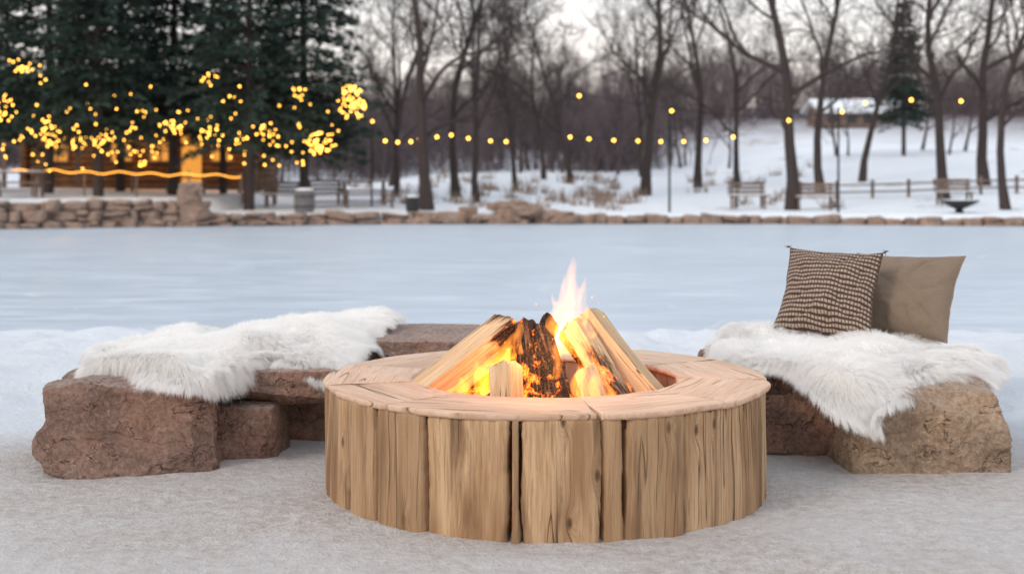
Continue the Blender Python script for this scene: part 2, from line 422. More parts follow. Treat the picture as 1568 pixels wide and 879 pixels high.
for i in range(60):
    x = random.uniform(-2.9, 2.1); hgt = .42*math.exp(-((x+.2)/1.3)**2)+.12
    it.append((x, float(shore(x))+random.uniform(.0, .7), random.uniform(.0, hgt), random.uniform(.3, 1.1), random.uniform(.3, .6), random.uniform(.12, .26)))
pile('shore_boulders', it)

# ------------------------------------------------------------------ fire pit
PC = (0.142, 5.46); R = .912; RI = .548; HT = .45
pit = empty('wooden_fire_pit', (0, 0, 0))
def pol(a, r, z): return (PC[0]+r*math.sin(a), PC[1]-r*math.cos(a), z)
cuts = [-80, -57.5, -45.6, -29.7, -9.5, -7, 11, 16.3, 32, 56, 70, 88, 104, 126, 139, 158, 170, 191, 212, 228, 244, 262]
cuts = cuts+[280]
vs = []; fs = []; gc = []; tone = []; n = 0
TONES = {0: .75, 1: .35, 2: .1, 3: 1.0, 4: .25, 5: 1.0, 6: .65, 7: .35, 8: .95, 9: .4}
for i in range(len(cuts)-1):
    a0, a1 = math.radians(cuts[i]), math.radians(cuts[i+1]); gap = random.uniform(.0030, .0060)/R; a0 += gap; a1 -= gap
    na = max(8, int((a1-a0)/math.radians(.8))); nz = 50; am = (a0+a1)/2; half = (a1-a0)/2
    off = i*3.71; tn = TONES.get(i, random.uniform(.1, 1)); base = -.03
    jr = random.uniform(-.010, .008); tp = HT-.021-random.uniform(0, .003)
    zz = base+(tp-base)*np.arange(nz+1)/nz; ee = np.arange(na+1)/na*2-1
    ZZ, EE = np.meshgrid(zz, ee, indexing='ij')
    ZZ = ZZ.ravel(); EE = EE.ravel(); a = am+half*EE
    wob = .007*vnoise(np.stack([ZZ*7+i*5, np.sign(EE)*2, ZZ*0], -1), 61)*(np.abs(EE) > .9)+.002*vnoise(np.stack([ZZ*40+i*5, np.sign(EE)*2, ZZ*0], -1), 62)*(np.abs(EE) > .9)
    chord = R*math.cos(half)/np.maximum(.5, np.cos(a-am))
    r = R*.45+.55*(chord+(R-R*math.cos(half))*.6)+jr-.014*np.abs(EE)**8-.004*np.clip((ZZ-base)/(tp-base)-.96, 0, 1)/.04
    s = (a+wob/R)*R; a = a+wob/R
    r = r+fbm(np.stack([s*30+off, ZZ*2.0, s*0], -1), 4, 70)*.0040+fbm(np.stack([s*5+off, ZZ*2.5, s*0], -1), 2, 71)*.009
    P = np.stack([PC[0]+r*np.sin(a), PC[1]-r*np.cos(a), ZZ], -1)
    m = len(P)
    Pin = np.stack([PC[0]+(R-.09)*np.sin(a), PC[1]-(R-.09)*np.cos(a), ZZ], -1)
    vs += [P, Pin]
    gco = np.stack([s+off, ZZ+off*.37, np.full(m, off)], -1); gci = gco.copy(); gci[:, 2] += .09
    gc += [gco, gci]; tone += [np.full(2*m, tn)]
    W = na+1
    for iz in range(nz):
        for ia in range(na):
            q = iz*W+ia; fs.append((n+q, n+q+1, n+q+W+1, n+q+W))
    for iz in range(nz):
        q = iz*W; fs.append((n+q+W, n+m+q+W, n+m+q, n+q)); q = iz*W+na; fs.append((n+q, n+m+q, n+m+q+W, n+q+W))
    for ia in range(na):
        q = nz*W+ia; fs.append((n+q, n+q+1, n+m+q+1, n+m+q))
    n += 2*m
mesh_obj('timber_staves', np.concatenate(vs), fs, MWS, pit, vattr={'gc': np.concatenate(gc)}, fattr={'tone': np.concatenate(tone)})
# rim
lid = [11, 45, 84, 121, 165, 205, 250, 286, 320, 371]
vs = []; fs = []; gc = []; tone = []; n = 0
for i in range(len(lid)-1):
    a0, a1 = math.radians(lid[i]), math.radians(lid[i+1]); a0 += .0018; a1 -= .0018
    na = int((a1-a0)/math.radians(.6)); ro = R+.003; T = .024
    prof = [(RI-.0, HT-T), (RI-.002, HT-.010), (RI+.003, HT-.003), (RI+.012, HT)]
    for k in range(1, 26): prof.append((RI+.012+(ro-.006-RI-.012)*k/25, HT))
    prof += [(ro-.001, HT-.002), (ro, HT-.006), (ro-.001, HT-.016), (ro-.006, HT-T)]
    m = len(prof); A = np.linspace(a0, a1, na+1); dz = random.uniform(-.004, .004); am = (a0+a1)/2; tn = random.uniform(.55, 1); off = i*2.3+40
    pr = np.array(prof)
    AA, RR = np.meshgrid(A, pr[:, 0], indexing='ij'); ZZ = np.tile(pr[:, 1], (na+1, 1))
    AA = AA+.02*np.sin((RR-RI)*9+i)*(1)
    wobo = .007*vnoise(np.stack([AA*6, AA*0, AA*0], -1), 33)+.006*fbm(np.stack([AA*34, AA*0, AA*0], -1), 3, 34)
    RR = RR+wobo*np.where(RR > .8, 1, .8)
    lx = RR*np.sin(AA-am); ly = RR*np.cos(AA-am)
    ZZ = ZZ+dz+.003*fbm(np.stack([ly*26+off, lx*2.5, AA*0], -1), 4, 35)
    P = np.stack([PC[0]+RR*np.sin(AA), PC[1]-RR*np.cos(AA), ZZ], -1).reshape(-1, 3)
    vs.append(P)
    gc.append(np.stack([ly+off, lx*1.0+off, ZZ*0+off], -1).reshape(-1, 3)); tone.append(np.full(len(P), tn))
    for a in range(na):
        for k in range(m):
            k2 = (k+1) % m
            fs.append((n+a*m+k, n+a*m+k2, n+(a+1)*m+k2, n+(a+1)*m+k))
    fs.append(tuple(n+k for k in range(m))[::-1]); fs.append(tuple(n+na*m+k for k in range(m)))
    n += len(P)
rim = mesh_obj('rim_planks', np.concatenate(vs), fs, MWT, pit, vattr={'gc': np.concatenate(gc)}, fattr={'tone': np.concatenate(tone)})
for p_ in rim.data.polygons:
    if len(p_.vertices) > 4: p_.use_smooth = False
# ring under the rim planks, coloured dark to stand in for shadow in the joints
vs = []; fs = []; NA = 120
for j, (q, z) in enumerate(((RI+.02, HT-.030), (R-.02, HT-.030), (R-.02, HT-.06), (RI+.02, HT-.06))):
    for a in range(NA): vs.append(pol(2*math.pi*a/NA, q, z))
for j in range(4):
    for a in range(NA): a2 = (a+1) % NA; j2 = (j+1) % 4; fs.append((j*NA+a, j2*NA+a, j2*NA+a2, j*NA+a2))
mesh_obj('joint_shade_ring', vs, fs, simple('joint_shade_dark', (.06, .035, .02), .3, 12), pit)
vs = []; fs = []; gc = []
for j, z in enumerate((.10, .22, .34, .428)):
    for a in range(NA):
        t = 2*math.pi*a/NA; rr = RI+.012+.004*math.sin(t*14)
        vs.append(pol(t, rr, z)); gc.append((t*RI, z, 0))
for j in range(3):
    for a in range(NA): a2 = (a+1) % NA; fs.append((j*NA+a2, j*NA+a, (j+1)*NA+a, (j+1)*NA+a2))
mesh_obj('inner_lining', vs, fs, MWI, pit, vattr={'gc': gc}, fattr={'tone': np.full(len(vs), .7)})
M = Mat('ash'); p = M.pos(); n1 = M.noise(p, 22, 6, .7)
c = M.ramp(n1, [(.35, (.02, .017, .015)), (.55, (.10, .085, .075)), (.7, (.35, .32, .30))])
b = M.bsdf(c, .95, M.bump(n1, 1, .03)); ce = M.vor(p, 30, 'DISTANCE_TO_EDGE')
dd = M.n('VectorMath', operation='DISTANCE'); M.set(dd.inputs[0], p); dd.inputs[1].default_value = (.14, 5.4, .3)
M.set(b.inputs['Emission Color'], (1, .17, .015))
em = M.math('MULTIPLY', M.math('MULTIPLY', M.ramp(ce, [(0, 1), (.2, 0)]), M.ramp(M.noise(p, 9, 2), [(.45, 0), (.6, 1)])), M.ramp(dd.outputs['Value'], [(.2, 5), (.42, 0)]))
M.set(b.inputs['Emission Strength'], M.math('MULTIPLY', em, 4))
MA = M.out(b)
rr = np.linspace(0, RI+.01, 24); aa = np.linspace(0, 2*math.pi, 73)[:-1]
AA, RR = np.meshgrid(aa, rr, indexing='ij'); XX = PC[0]+RR*np.sin(AA); YY = PC[1]-RR*np.cos(AA)
ZZ = .27+.07*np.exp(-(RR/.28)**2)+.025*fbm(np.stack([XX*12, YY*12, XX*0], -1), 3, 5)
fs = []
for a in range(72):
    for k in range(23): a2 = (a+1) % 72; fs.append((a*24+k, a*24+k+1, a2*24+k+1, a2*24+k))
mesh_obj('ash_bed', np.stack([XX, YY, ZZ], -1).reshape(-1, 3), fs, MA, pit)

# ------------------------------------------------------------------ firewood
fw = empty('firewood_stack')
def log(name, p0, p1, w, roll, char, seed, kind=0):
    p0 = Vector(p0); p1 = Vector(p1); d = (p1-p0); L = d.length; d.normalize()
    a = d.cross(Vector((0, 1, 0))).normalized(); b = d.cross(a).normalized()
    Rm = Matrix.Rotation(roll, 3, d); a = Rm @ a; b = Rm @ b
    ang = math.radians(100 if kind == 0 else 65)
    sec = []; isb = []
    apex = Vector((-.42, 0))
    A0 = Vector((math.cos(-ang/2), math.sin(-ang/2)))+apex; A1 = Vector((math.cos(ang/2), math.sin(ang/2)))+apex
    for k in range(10): t = k/10; sec.append(apex.lerp(A0, t)); isb.append(0)
    for k in range(9): t = -ang/2+ang*k/9; sec.append(Vector((math.cos(t), math.sin(t)))+apex); isb.append(1)
    for k in range(10): t = k/10; sec.append(A1.lerp(apex, t)); isb.append(0)
    m = len(sec); NR = 40; vs = []; fs = []; gc = []; ch = []; mi = []
    sec = np.array([(s_.x, s_.y) for s_ in sec])*w
    for i in range(NR+1):
        t = i/NR; zz = t*L
        q = np.concatenate([sec*8, np.full((m, 1), zz*1.5)], 1)+seed
        q2 = np.concatenate([sec*55, np.full((m, 1), zz*3.0)], 1)+seed
        sc = 1+.12*vnoise(q*1.3, seed)+.055*vnoise(q2, seed+1)
        en = (.92 if i in (0, NR) else 1)
        ex = (.02*vnoise(q2*1.0, seed+3) if i in (0, NR) else np.zeros(m))
        bend = .012*math.sin(t*3+seed)
        for k in range(m):
            x, y = sec[k]*sc[k]*en
            P = p0+d*(zz+ex[k])+a*(x+bend)+b*y
            vs.append(tuple(P)); gc.append((x+seed*1.3, zz, y+seed*.7)); ch.append(char(t, x/w, y/w) if callable(char) else char)
    for i in range(NR):
        for k in range(m):
            k2 = (k+1) % m; fs.append((i*m+k, i*m+k2, (i+1)*m+k2, (i+1)*m+k)); mi.append(isb[k])
    fs.append(tuple(range(m))[::-1]); fs.append(tuple(NR*m+k for k in range(m))); mi += [0, 0]
    ob = mesh_obj(name, vs, fs, [ML, MB], fw, True, mi, vattr={'gc': gc}, fattr={'char': ch})
    try: ob.data.set_sharp_from_angle(angle=math.radians(38))
    except Exception: pass
    return ob
log('log_left', (-.37, 5.24, .40), (.00, 5.47, .655), .112, -1.95, lambda t, x, y: -.05+.60*t*t+(.25 if y < 0 else 0)*t, 1)
log('log_low_left', (-.27, 5.14, .34), (.10, 5.34, .48), .060, -1.2, lambda t, x, y: .75, 2)
log('log_front_stub', (-.015, 5.02, .27), (-.02, 5.10, .545), .090, -1.3, lambda t, x, y: .05+.15*t, 3)
log('log_charred', (.10, 5.06, .30), (.050, 5.42, .685), .062, -1.6, .95, 4)
log('log_charred_front', (.225, 5.00, .30), (.115, 5.38, .665), .062, -1.3, .90, 5, 0)
log('log_right_big', (.60, 5.25, .36), (.315, 5.52, .70), .108, -1.0, lambda t, x, y: -.05+.45*(1-t)*(1 if y > 0 else .2), 6)
log('log_right_inner', (.47, 5.08, .33), (.265, 5.44, .665), .080, -1.3, lambda t, x, y: .28+.34*(1-t), 7)
log('log_right_stub', (.36, 4.98, .28), (.285, 5.12, .525), .062, -1.8, lambda t, x, y: .10+.2*t, 8)
log('log_back', (.02, 5.82, .32), (.16, 5.5, .66), .08, .3, .7, 9)
log('log_back_right', (.45, 5.78, .33), (.24, 5.52, .64), .08, 1.3, .6, 10)
log('log_far_left', (-.26, 5.6, .33), (.05, 5.48, .60), .08, 2.3, .5, 11)
log('log_small', (-.16, 5.04, .34), (.00, 5.16, .45), .045, .5, 1.0, 12)
log('log_small_right', (.42, 4.99, .34), (.30, 5.16, .45), .05, .8, 1.0, 13)

# ------------------------------------------------------------------ flames (emissive volume inside modelled tongues)
def m_flame(name, c0, c1, st, scale=14):
    M = Mat(name); p = M.pos(); n = M.noise(M.map(p, (1, 1, .35)), scale, 3, .6, 1.2)
    f = M.ramp(n, [(.38, .10), (.58, 1)])
    z = M.sep(p)[2]; hz = M.ramp(z, [(.50, 1), (.66, .55), (.95, .15)])
    e = M.n('Emission'); M.set(e.inputs[0], M.mix(M.ramp(z, [(.50, 0), (.85, 1)]), c0, c1)); M.set(e.inputs[1], M.math('MULTIPLY', M.math('MULTIPLY', f, hz), st))
    M.out(e, True)
    try: M.m.cycles.volume_step_rate = 1.0
    except Exception: pass
    return M.m
def tongue(G, pts, rad, flat=.45, az=0, seed=0):
    pts = [Vector(p) for p in pts]; NS = 26; sides = 14; vs = []; fs = []
    def cr(t):
        k = t*(len(pts)-1); i = min(int(k), len(pts)-2); f = k-i
        a = pts[max(i-1, 0)]; b = pts[i]; c = pts[i+1]; d = pts[min(i+2, len(pts)-1)]
        return .5*((2*b)+(c-a)*f+(2*a-5*b+4*c-d)*f*f+(3*b-a-3*c+d)*f**3)
    for i in range(NS+1):
        t = i/NS; p = cr(t); r = rad*(math.sin(math.pi*min(1, (t*.82+.18)))**.8)*(1-t*.45)+.0015
        p = p+Vector((math.sin(t*9+seed)*.012*t, math.cos(t*7+seed*2)*.01*t, 0))
        for k in range(sides):
            a = 2*math.pi*k/sides; x = math.cos(a)*r*(1+.2*math.sin(3*a+t*8+seed)); y = math.sin(a)*r*flat
            vs.append((p.x+x*math.cos(az)-y*math.sin(az), p.y+x*math.sin(az)+y*math.cos(az), p.z))
    for i in range(NS):
        for k in range(sides): k2 = (k+1) % sides; fs.append((i*sides+k, i*sides+k2, (i+1)*sides+k2, (i+1)*sides+k))
    fs.append(tuple(range(sides))[::-1]); fs.append(tuple(NS*sides+k for k in range(sides))); G.add(vs, fs)
fl = empty('campfire_flames')
GO = Geo(); GI = Geo()
tongue(GO, [(.21, 5.40, .54), (.19, 5.40, .66), (.245, 5.43, .76), (.235, 5.45, .86), (.262, 5.45, .955)], .064, .5, .2, 1)
tongue(GO, [(.24, 5.40, .58), (.29, 5.42, .70), (.275, 5.44, .77), (.325, 5.45, .87)], .044, .5, -.3, 2)
tongue(GO, [(.19, 5.38, .54), (.155, 5.39, .63), (.185, 5.4, .71), (.175, 5.4, .80)], .038, .5, .5, 3)
tongue(GO, [(.27, 5.34, .54), (.30, 5.36, .61), (.34, 5.38, .65), (.345, 5.40, .71)], .030, .5, .1, 4)
tongue(GO, [(-.06, 5.13, .42), (-.05, 5.15, .52), (-.01, 5.17, .59), (.005, 5.2, .67)], .060, .5, .1, 5)
tongue(GO, [(-.11, 5.10, .42), (-.12, 5.12, .50), (-.07, 5.15, .56), (-.075, 5.17, .63)], .045, .5, .4, 6)
tongue(GO, [(-.18, 5.08, .40), (-.19, 5.1, .45), (-.155, 5.13, .51), (-.15, 5.15, .57)], .034, .5, .2, 7)
tongue(GO, [(-.26, 5.06, .39), (-.25, 5.08, .43), (-.21, 5.10, .47), (-.20, 5.12, .51)], .024, .5, .2, 8)
tongue(GO, [(.03, 5.28, .56), (.02, 5.29, .64), (.045, 5.3, .71)], .026, .5, .2, 9)
tongue(GO, [(.27, 5.02, .40), (.25, 5.05, .49), (.275, 5.08, .56), (.25, 5.12, .65)], .030, .5, .1, 10)
tongue(GO, [(.33, 5.0, .42), (.31, 5.03, .48), (.34, 5.06, .54), (.30, 5.09, .61)], .027, .5, -.2, 11)
tongue(GO, [(.41, 4.98, .40), (.39, 5.0, .44), (.37, 5.03, .49), (.35, 5.06, .54)], .018, .5, .2, 12)
tongue(GO, [(.17, 5.14, .48), (.185, 5.18, .56), (.17, 5.22, .62), (.195, 5.26, .70)], .022, .5, .2, 14)
tongue(GO, [(.06, 5.0, .39), (.055, 5.02, .46), (.07, 5.04, .52)], .014, .5, .2, 13)
tongue(GI, [(.215, 5.39, .55), (.21, 5.39, .64), (.24, 5.42, .72), (.24, 5.44, .80)], .036, .5, .2, 1)
tongue(GI, [(-.05, 5.125, .44), (-.045, 5.145, .51), (-.015, 5.17, .56), (-.008, 5.19, .62)], .036, .45, .1, 5)
tongue(GI, [(-.11, 5.09, .43), (-.115, 5.11, .48), (-.08, 5.14, .54)], .024, .45, .4, 6)
tongue(GI, [(.265, 5.01, .42), (.255, 5.04, .48), (.27, 5.07, .55)], .014, .45, .1, 10)
for G_, nm, mt in ((GO, 'outer_flame', m_flame('flame_outer', (1, .24, .015), (1, .36, .07), 92)), (GI, 'inner_flame', m_flame('flame_core', (1, .46, .05), (1, .52, .12), 100, 20))):
    o = G_.obj(nm, mt, fl, True); md = o.modifiers.new('union', 'REMESH'); md.mode = 'VOXEL'; md.voxel_size = .005; md.use_smooth_shade = True
MS = emis('spark_glow', (1, .35, .06), 4)
G = Geo()
for q in [(.33, 5.4, .78), (.36, 5.42, .755), (.10, 5.4, .75), (.38, 5.4, .70)]:
    r_ = random.uniform(.001, .002); G.tube([(q[0], q[1], q[2]-r_*2), q, (q[0]+r_, q[1], q[2]+r_*2)], [r_*.4, r_, r_*.3], 5)
G.obj('sparks', MS, fl)
ld = bpy.data.lights.new('fire_light', 'POINT'); ld.energy = 6; ld.color = (1, .43, .12); ld.shadow_soft_size = .08
lo = bpy.data.objects.new('fire_light', ld); lo.location = (.12, 5.16, .66); COL.objects.link(lo); lo.parent = fl

# ------------------------------------------------------------------ fur throws
M = Mat('fur_mat')
n = M.noise(M.pos(), 14, 3); c = M.mix(n, (.94, .915, .885), (.985, .975, .96))
d = M.n('BsdfDiffuse'); M.set(d.inputs[0], c); t = M.n('BsdfTranslucent'); M.set(t.inputs[0], c)
mx = M.n('MixShader'); mx.inputs[0].default_value = .45; M.t.links.new(d.outputs[0], mx.inputs[1]); M.t.links.new(t.outputs[0], mx.inputs[2])
MF = M.out(mx); MFB = simple('fur_hide', (.92, .90, .87), .04, 20)
def crv(P, t):
    n = len(P); k = t*(n-1); i = np.minimum(k.astype(int), n-2); f = (k-i)
    a = P[np.maximum(i-1, 0)]; b = P[i]; c = P[i+1]; d = P[np.minimum(i+2, n-1)]
    f = f.reshape(f.shape+(1,)*(P.ndim-1))
    return .5*(2*b+(c-a)*f+(2*a-5*b+4*c-d)*f*f+(3*b-a-3*c+d)*f**3)
def throw(name, stations, nh, seed, lam=.0):
    S = np.array(stations, float)
    nu, nv = 150, 90
    rows = crv(S, np.linspace(0, 1, nu))
    P = crv(np.swapaxes(rows, 0, 1).copy(), np.linspace(0, 1, nv))
    P = np.swapaxes(P, 0, 1)
    uu, vv = np.meshgrid(np.linspace(0, 1, nu), np.linspace(0, 1, nv), indexing='ij')
    edge = np.clip(np.minimum(np.minimum(uu, 1-uu)*8, np.minimum(vv, 1-vv)*8), 0, 1)
    lump = (.042*vnoise(P*np.array([4, 4, 0])+seed, seed)+.022*vnoise(P*np.array([10, 10, 0])+seed, seed+1))
    P[..., 2] += lump*(1-sstep(vv, .70, .85))
    P[..., :2] += (.05*vnoise(np.stack([uu*9, vv*4, uu*0], -1), seed+2)*(1-edge))[..., None]*np.array([.6, 1.0])
    P[..., 2] += .014*edge
    du = np.gradient(P, axis=0); dv = np.gradient(P, axis=1); N = np.cross(du, dv); N /= np.linalg.norm(N, axis=-1)[..., None]+1e-9
    if N[nu//2, nv//3, 2] < 0: N = -N
    idx = np.arange((nu-1)*(nv-1)); r, c_ = idx//(nv-1), idx % (nv-1)
    F = np.stack([r*nv+c_, r*nv+c_+1, (r+1)*nv+c_+1, (r+1)*nv+c_], -1)
    par = empty(name)
    mesh_obj('hide', P.reshape(-1, 3), F, MFB, par)
    rg = np.random.default_rng(seed)
    U = rg.random(nh); Vv = rg.random(nh)
    ne = nh//6; U[:ne] = rg.choice([0.0, 1.0], ne); Vv[ne:2*ne] = rg.choice([0., 1.], ne, p=[.35, .65])
    U = np.clip(U+rg.normal(0, .004, nh), 0, 1); Vv = np.clip(Vv+rg.normal(0, .004, nh), 0, 1)
    def samp(A, U, Vv):
        a = U*(nu-1); b = Vv*(nv-1); i = np.minimum(a.astype(int), nu-2); j = np.minimum(b.astype(int), nv-2); fa = (a-i)[:, None]; fb = (b-j)[:, None]
        return (A[i, j]*(1-fa)+A[i+1, j]*fa)*(1-fb)+(A[i, j+1]*(1-fa)+A[i+1, j+1]*fa)*fb
    R0 = samp(P, U, Vv); NN = samp(N, U, Vv); TV = samp(dv, U, Vv); TV /= np.linalg.norm(TV, axis=1)[:, None]+1e-9
    TU = samp(du, U, Vv); TU /= np.linalg.norm(TU, axis=1)[:, None]+1e-9
    eu = (np.clip((U-.93)/.07, 0, 1)-np.clip((.07-U)/.07, 0, 1)); ev = (np.clip((Vv-.93)/.07, 0, 1)-np.clip((.07-Vv)/.07, 0, 1))
    fl1 = vnoise(R0*5+seed, seed+5); fl2 = vnoise(R0*5+seed+40, seed+6)
    D = NN*.85+TV*(.45+.50*fl1+ev*.8)[:, None]+TU*(.25+.6*fl2+eu*1.0)[:, None]+rg.normal(0, .11, (nh, 3))
    cell = .022; ci = np.floor(R0/cell+.35*np.stack([fl1, fl2, fl1], -1)).astype(np.int64)
    jx = np.stack([_hash(ci[:, 0], ci[:, 1], ci[:, 2], k) for k in (1, 2, 3)], -1)
    cc = (ci+.5+.35*jx)*cell; D = D+.14*jx
    D /= np.linalg.norm(D, axis=1)[:, None]
    L = (.074+.010*jx[:, 0]+rg.normal(0, .009, nh))
    L = np.clip(L, .03, .11)
    K = 6; pts = np.zeros((nh, K, 3))
    for k in range(K):
        s = k/(K-1); q = R0+D*(L*s)[:, None]+np.array([0, 0, -1])*(L*.55*s*s)[:, None]
        q = q+(cc-R0)*(np.array([1, 1, .3])*.22*s*s)
        q = q+np.stack([np.sin(s*6+U*900), np.cos(s*5+Vv*900), 0*U], -1)*.0018*s
        pts[:, k] = q
    rad = np.linspace(1, .15, K)*.00078
    cu = bpy.data.hair_curves.new('fur_strands'); cu.add_curves([K]*nh)
    cu.attributes['position'].data.foreach_set('vector', pts.astype(np.float32).ravel())
    ra = cu.attributes.get('radius') or cu.attributes.new('radius', 'FLOAT', 'POINT')
    ra.data.foreach_set('value', np.tile(rad, nh).astype(np.float32))
    cu.materials.append(MF); ob = bpy.data.objects.new('fur_strands', cu); COL.objects.link(ob); ob.parent = par
    return par
throw('fur_throw', [
 [(-2.00, 6.35, .40), (-1.97, 6.1, .43), (-1.90, 5.90, .42), (-1.88, 5.85, .40)],
 [(-1.82, 6.75, .43), (-1.72, 6.2, .48), (-1.62, 5.80, .42), (-1.60, 5.75, .40)],
 [(-1.55, 6.95, .46), (-1.46, 6.3, .48), (-1.36, 5.78, .42), (-1.345, 5.69, .375)],
 [(-1.25, 7.10, .48), (-1.24, 6.5, .49), (-1.20, 6.10, .43), (-1.20, 6.04, .415)],
 [(-.95, 7.20, .51), (-1.0, 6.6, .50), (-1.02, 6.18, .43), (-1.01, 6.12, .405)],
 [(-.66, 7.20, .51), (-.72, 6.7, .49), (-.78, 6.20, .42), (-.80, 6.05, .32)]], 92000, 3)
throw('fur_throw', [
 [(1.35, 7.05, .45), (1.15, 6.75, .47), (1.02, 6.50, .44), (1.0, 6.42, .40)],
 [(1.65, 7.0, .45), (1.32, 6.6, .48), (1.10, 6.17, .43), (1.07, 6.08, .39)],
 [(1.95, 6.9, .44), (1.62, 6.4, .46), (1.31, 6.02, .42), (1.28, 5.94, .39)],
 [(2.10, 6.65, .43), (1.78, 6.2, .44), (1.47, 5.76, .40), (1.45, 5.55, .25)],
 [(2.15, 6.45, .42), (1.90, 6.1, .43), (1.66, 5.80, .39), (1.62, 5.62, .30)],
 [(2.20, 6.3, .41), (2.06, 6.08, .42), (1.90, 5.92, .385), (1.88, 5.86, .37)],
 [(2.28, 6.25, .37), (2.22, 6.1, .39), (2.13, 5.98, .37), (2.12, 5.94, .355)]], 86000, 8)

# ------------------------------------------------------------------ pillows
def pillow(name, c4, T, mat, seed, tassel=False):
    bl, br, tl, tr = [np.array(q, float) for q in c4]
    n = 90; g = np.linspace(-1, 1, n+1); g = np.sin(g*math.pi/2)
    U, Vv = np.meshgrid(g, g, indexing='ij')
    nrm = np.cross(br-bl, tl-bl); nrm /= np.linalg.norm(nrm)
    if nrm[1] > 0: nrm = -nrm
    vs = []; uvs = []
    for sd in (1, -1):
        u2 = U*(1-.085*(1-Vv**2)*np.abs(U)**3+.020*fbm(np.stack([Vv*3, U*0+seed, U*0], -1), 2, 3)); v2 = Vv*(1-.075*(1-U**2)*np.abs(Vv)**3+.024*fbm(np.stack([U*3, U*0+seed+5, U*0], -1), 2, 4))
        a = (u2+1)/2; b = (v2+1)/2
        P = (bl*(1-a)[..., None]+br*a[..., None])*(1-b)[..., None]+(tl*(1-a)[..., None]+tr*a[..., None])*b[..., None]
        th = T*(np.clip((1-np.abs(U)**2.2)*(1-np.abs(Vv)**2.2), 0, 1))**.55
        w = fbm(np.stack([U*2.3+seed, Vv*2.3, U*0+sd], -1), 3, seed)*.34
        ang = np.arctan2(Vv, U); rr_ = np.hypot(U, Vv)
        cr_ = np.abs(np.sin(4*ang+seed+1.5*vnoise(np.stack([U*2, Vv*2, U*0+seed], -1), 5)))
        w = w-.30*(1-cr_)**3*np.clip(rr_-.30, 0, 1)*np.clip(1.4-rr_, 0, 1)*2
        th = th*(1+w)*(1+.15*(-Vv))
        P = P+nrm*sd*th[..., None]
        vs.append(P.reshape(-1, 3)); uvs.append(np.stack([(U+1)/2, (Vv+1)/2], -1).reshape(-1, 2))
    m = (n+1)**2; idx = np.arange(n*n); r, c_ = idx//n, idx % n
    F = np.stack([r*(n+1)+c_, (r+1)*(n+1)+c_, (r+1)*(n+1)+c_+1, r*(n+1)+c_+1], -1)
    par = empty(name)
    mesh_obj('cushion', np.concatenate(vs), np.concatenate([F, F[:, ::-1]+m]), mat, par, uv=np.concatenate(uvs))
    P = vs[0].reshape(n+1, n+1, 3); loop = list(P[:, 0])+list(P[-1, 1:])+list(P[::-1, -1][1:])+list(P[0, ::-1][1:])
    G = Geo(); G.tube([tuple(q) for q in loop], .0045, 6, cap=False)
    if tassel:
        rd = random.Random(seed)
        for q in (P[0, -1], P[-1, -1], P[-1, 0]):
            ctr = (bl+br+tl+tr)/4; o = (q-ctr); o /= np.linalg.norm(o)
            for k in range(9):
                e = q+o*.024+np.array([rd.gauss(0, .007), rd.gauss(0, .007), rd.gauss(0, .007)]); G.tube([tuple(q), tuple(q+o*.010), tuple(e)], [.003, .0028, .001], 4)
    G.obj('seam', mat, par, True)
    return par
M = Mat('knit_mat'); s = M.sep(M.uv())
nz_ = M.noise(M.uv(), 7, 3); vv = M.math('ADD', M.math('MULTIPLY', s[1], 19), M.math('MULTIPLY', nz_, .6)); uu = M.math('ADD', M.math('MULTIPLY', s[0], 29), M.math('MULTIPLY', M.noise(M.uv(), 25, 2), .6))
row = M.math('FRACT', vv); dash = M.math('FRACT', uu)
rm = M.ramp(row, [(.0, 0), (.08, 1), (.42, 1), (.52, 0)]); dm = M.ramp(dash, [(0, 1), (.14, 1), (.24, 0), (.9, 0), (1, 1)])
f = M.math('MAXIMUM', rm, M.math('MULTIPLY', dm, .85))
fine = M.noise(M.uv(), 160, 3, .7)
c = M.mix(f, (.58, .45, .35), (.085, .047, .037)); c = M.mix(M.ramp(fine, [(.35, .5), (.6, 0)]), c, (.12, .08, .065))
h = M.math('ADD', M.math('MULTIPLY', M.math('SUBTRACT', 1, f), 1.0), M.math('MULTIPLY', fine, .5))
MK = M.out(M.bsdf(c, .95, M.bump(h, 1, .008), .15))
M = Mat('linen_mat')
wn = M.noise(M.map(M.uv(), (90, 420, 1)), 1, 3); wn2 = M.noise(M.map(M.uv(), (420, 90, 1)), 1, 3)
k = M.math('ADD', M.math('MULTIPLY', wn, .5), M.math('MULTIPLY', wn2, .5))
c = M.ramp(k, [(.38, (.18, .128, .086)), (.62, (.38, .285, .205))])
MLn = M.out(M.bsdf(c, .95, M.bump(M.math('ADD', k, M.math('MULTIPLY', M.noise(M.uv(), 5, 4), 3)), .8, .010), .12, Sheen_Weight=.1))
pillow('knitted_pillow', [(1.343, 6.72, .50), (1.772, 6.42, .455), (1.485, 6.96, .895), (1.893, 6.66, .885)], .10, MK, 2, True)
pillow('linen_pillow', [(1.80, 6.82, .47), (2.155, 6.48, .455), (1.86, 7.04, .865), (2.335, 6.72, .868)], .105, MLn, 5)

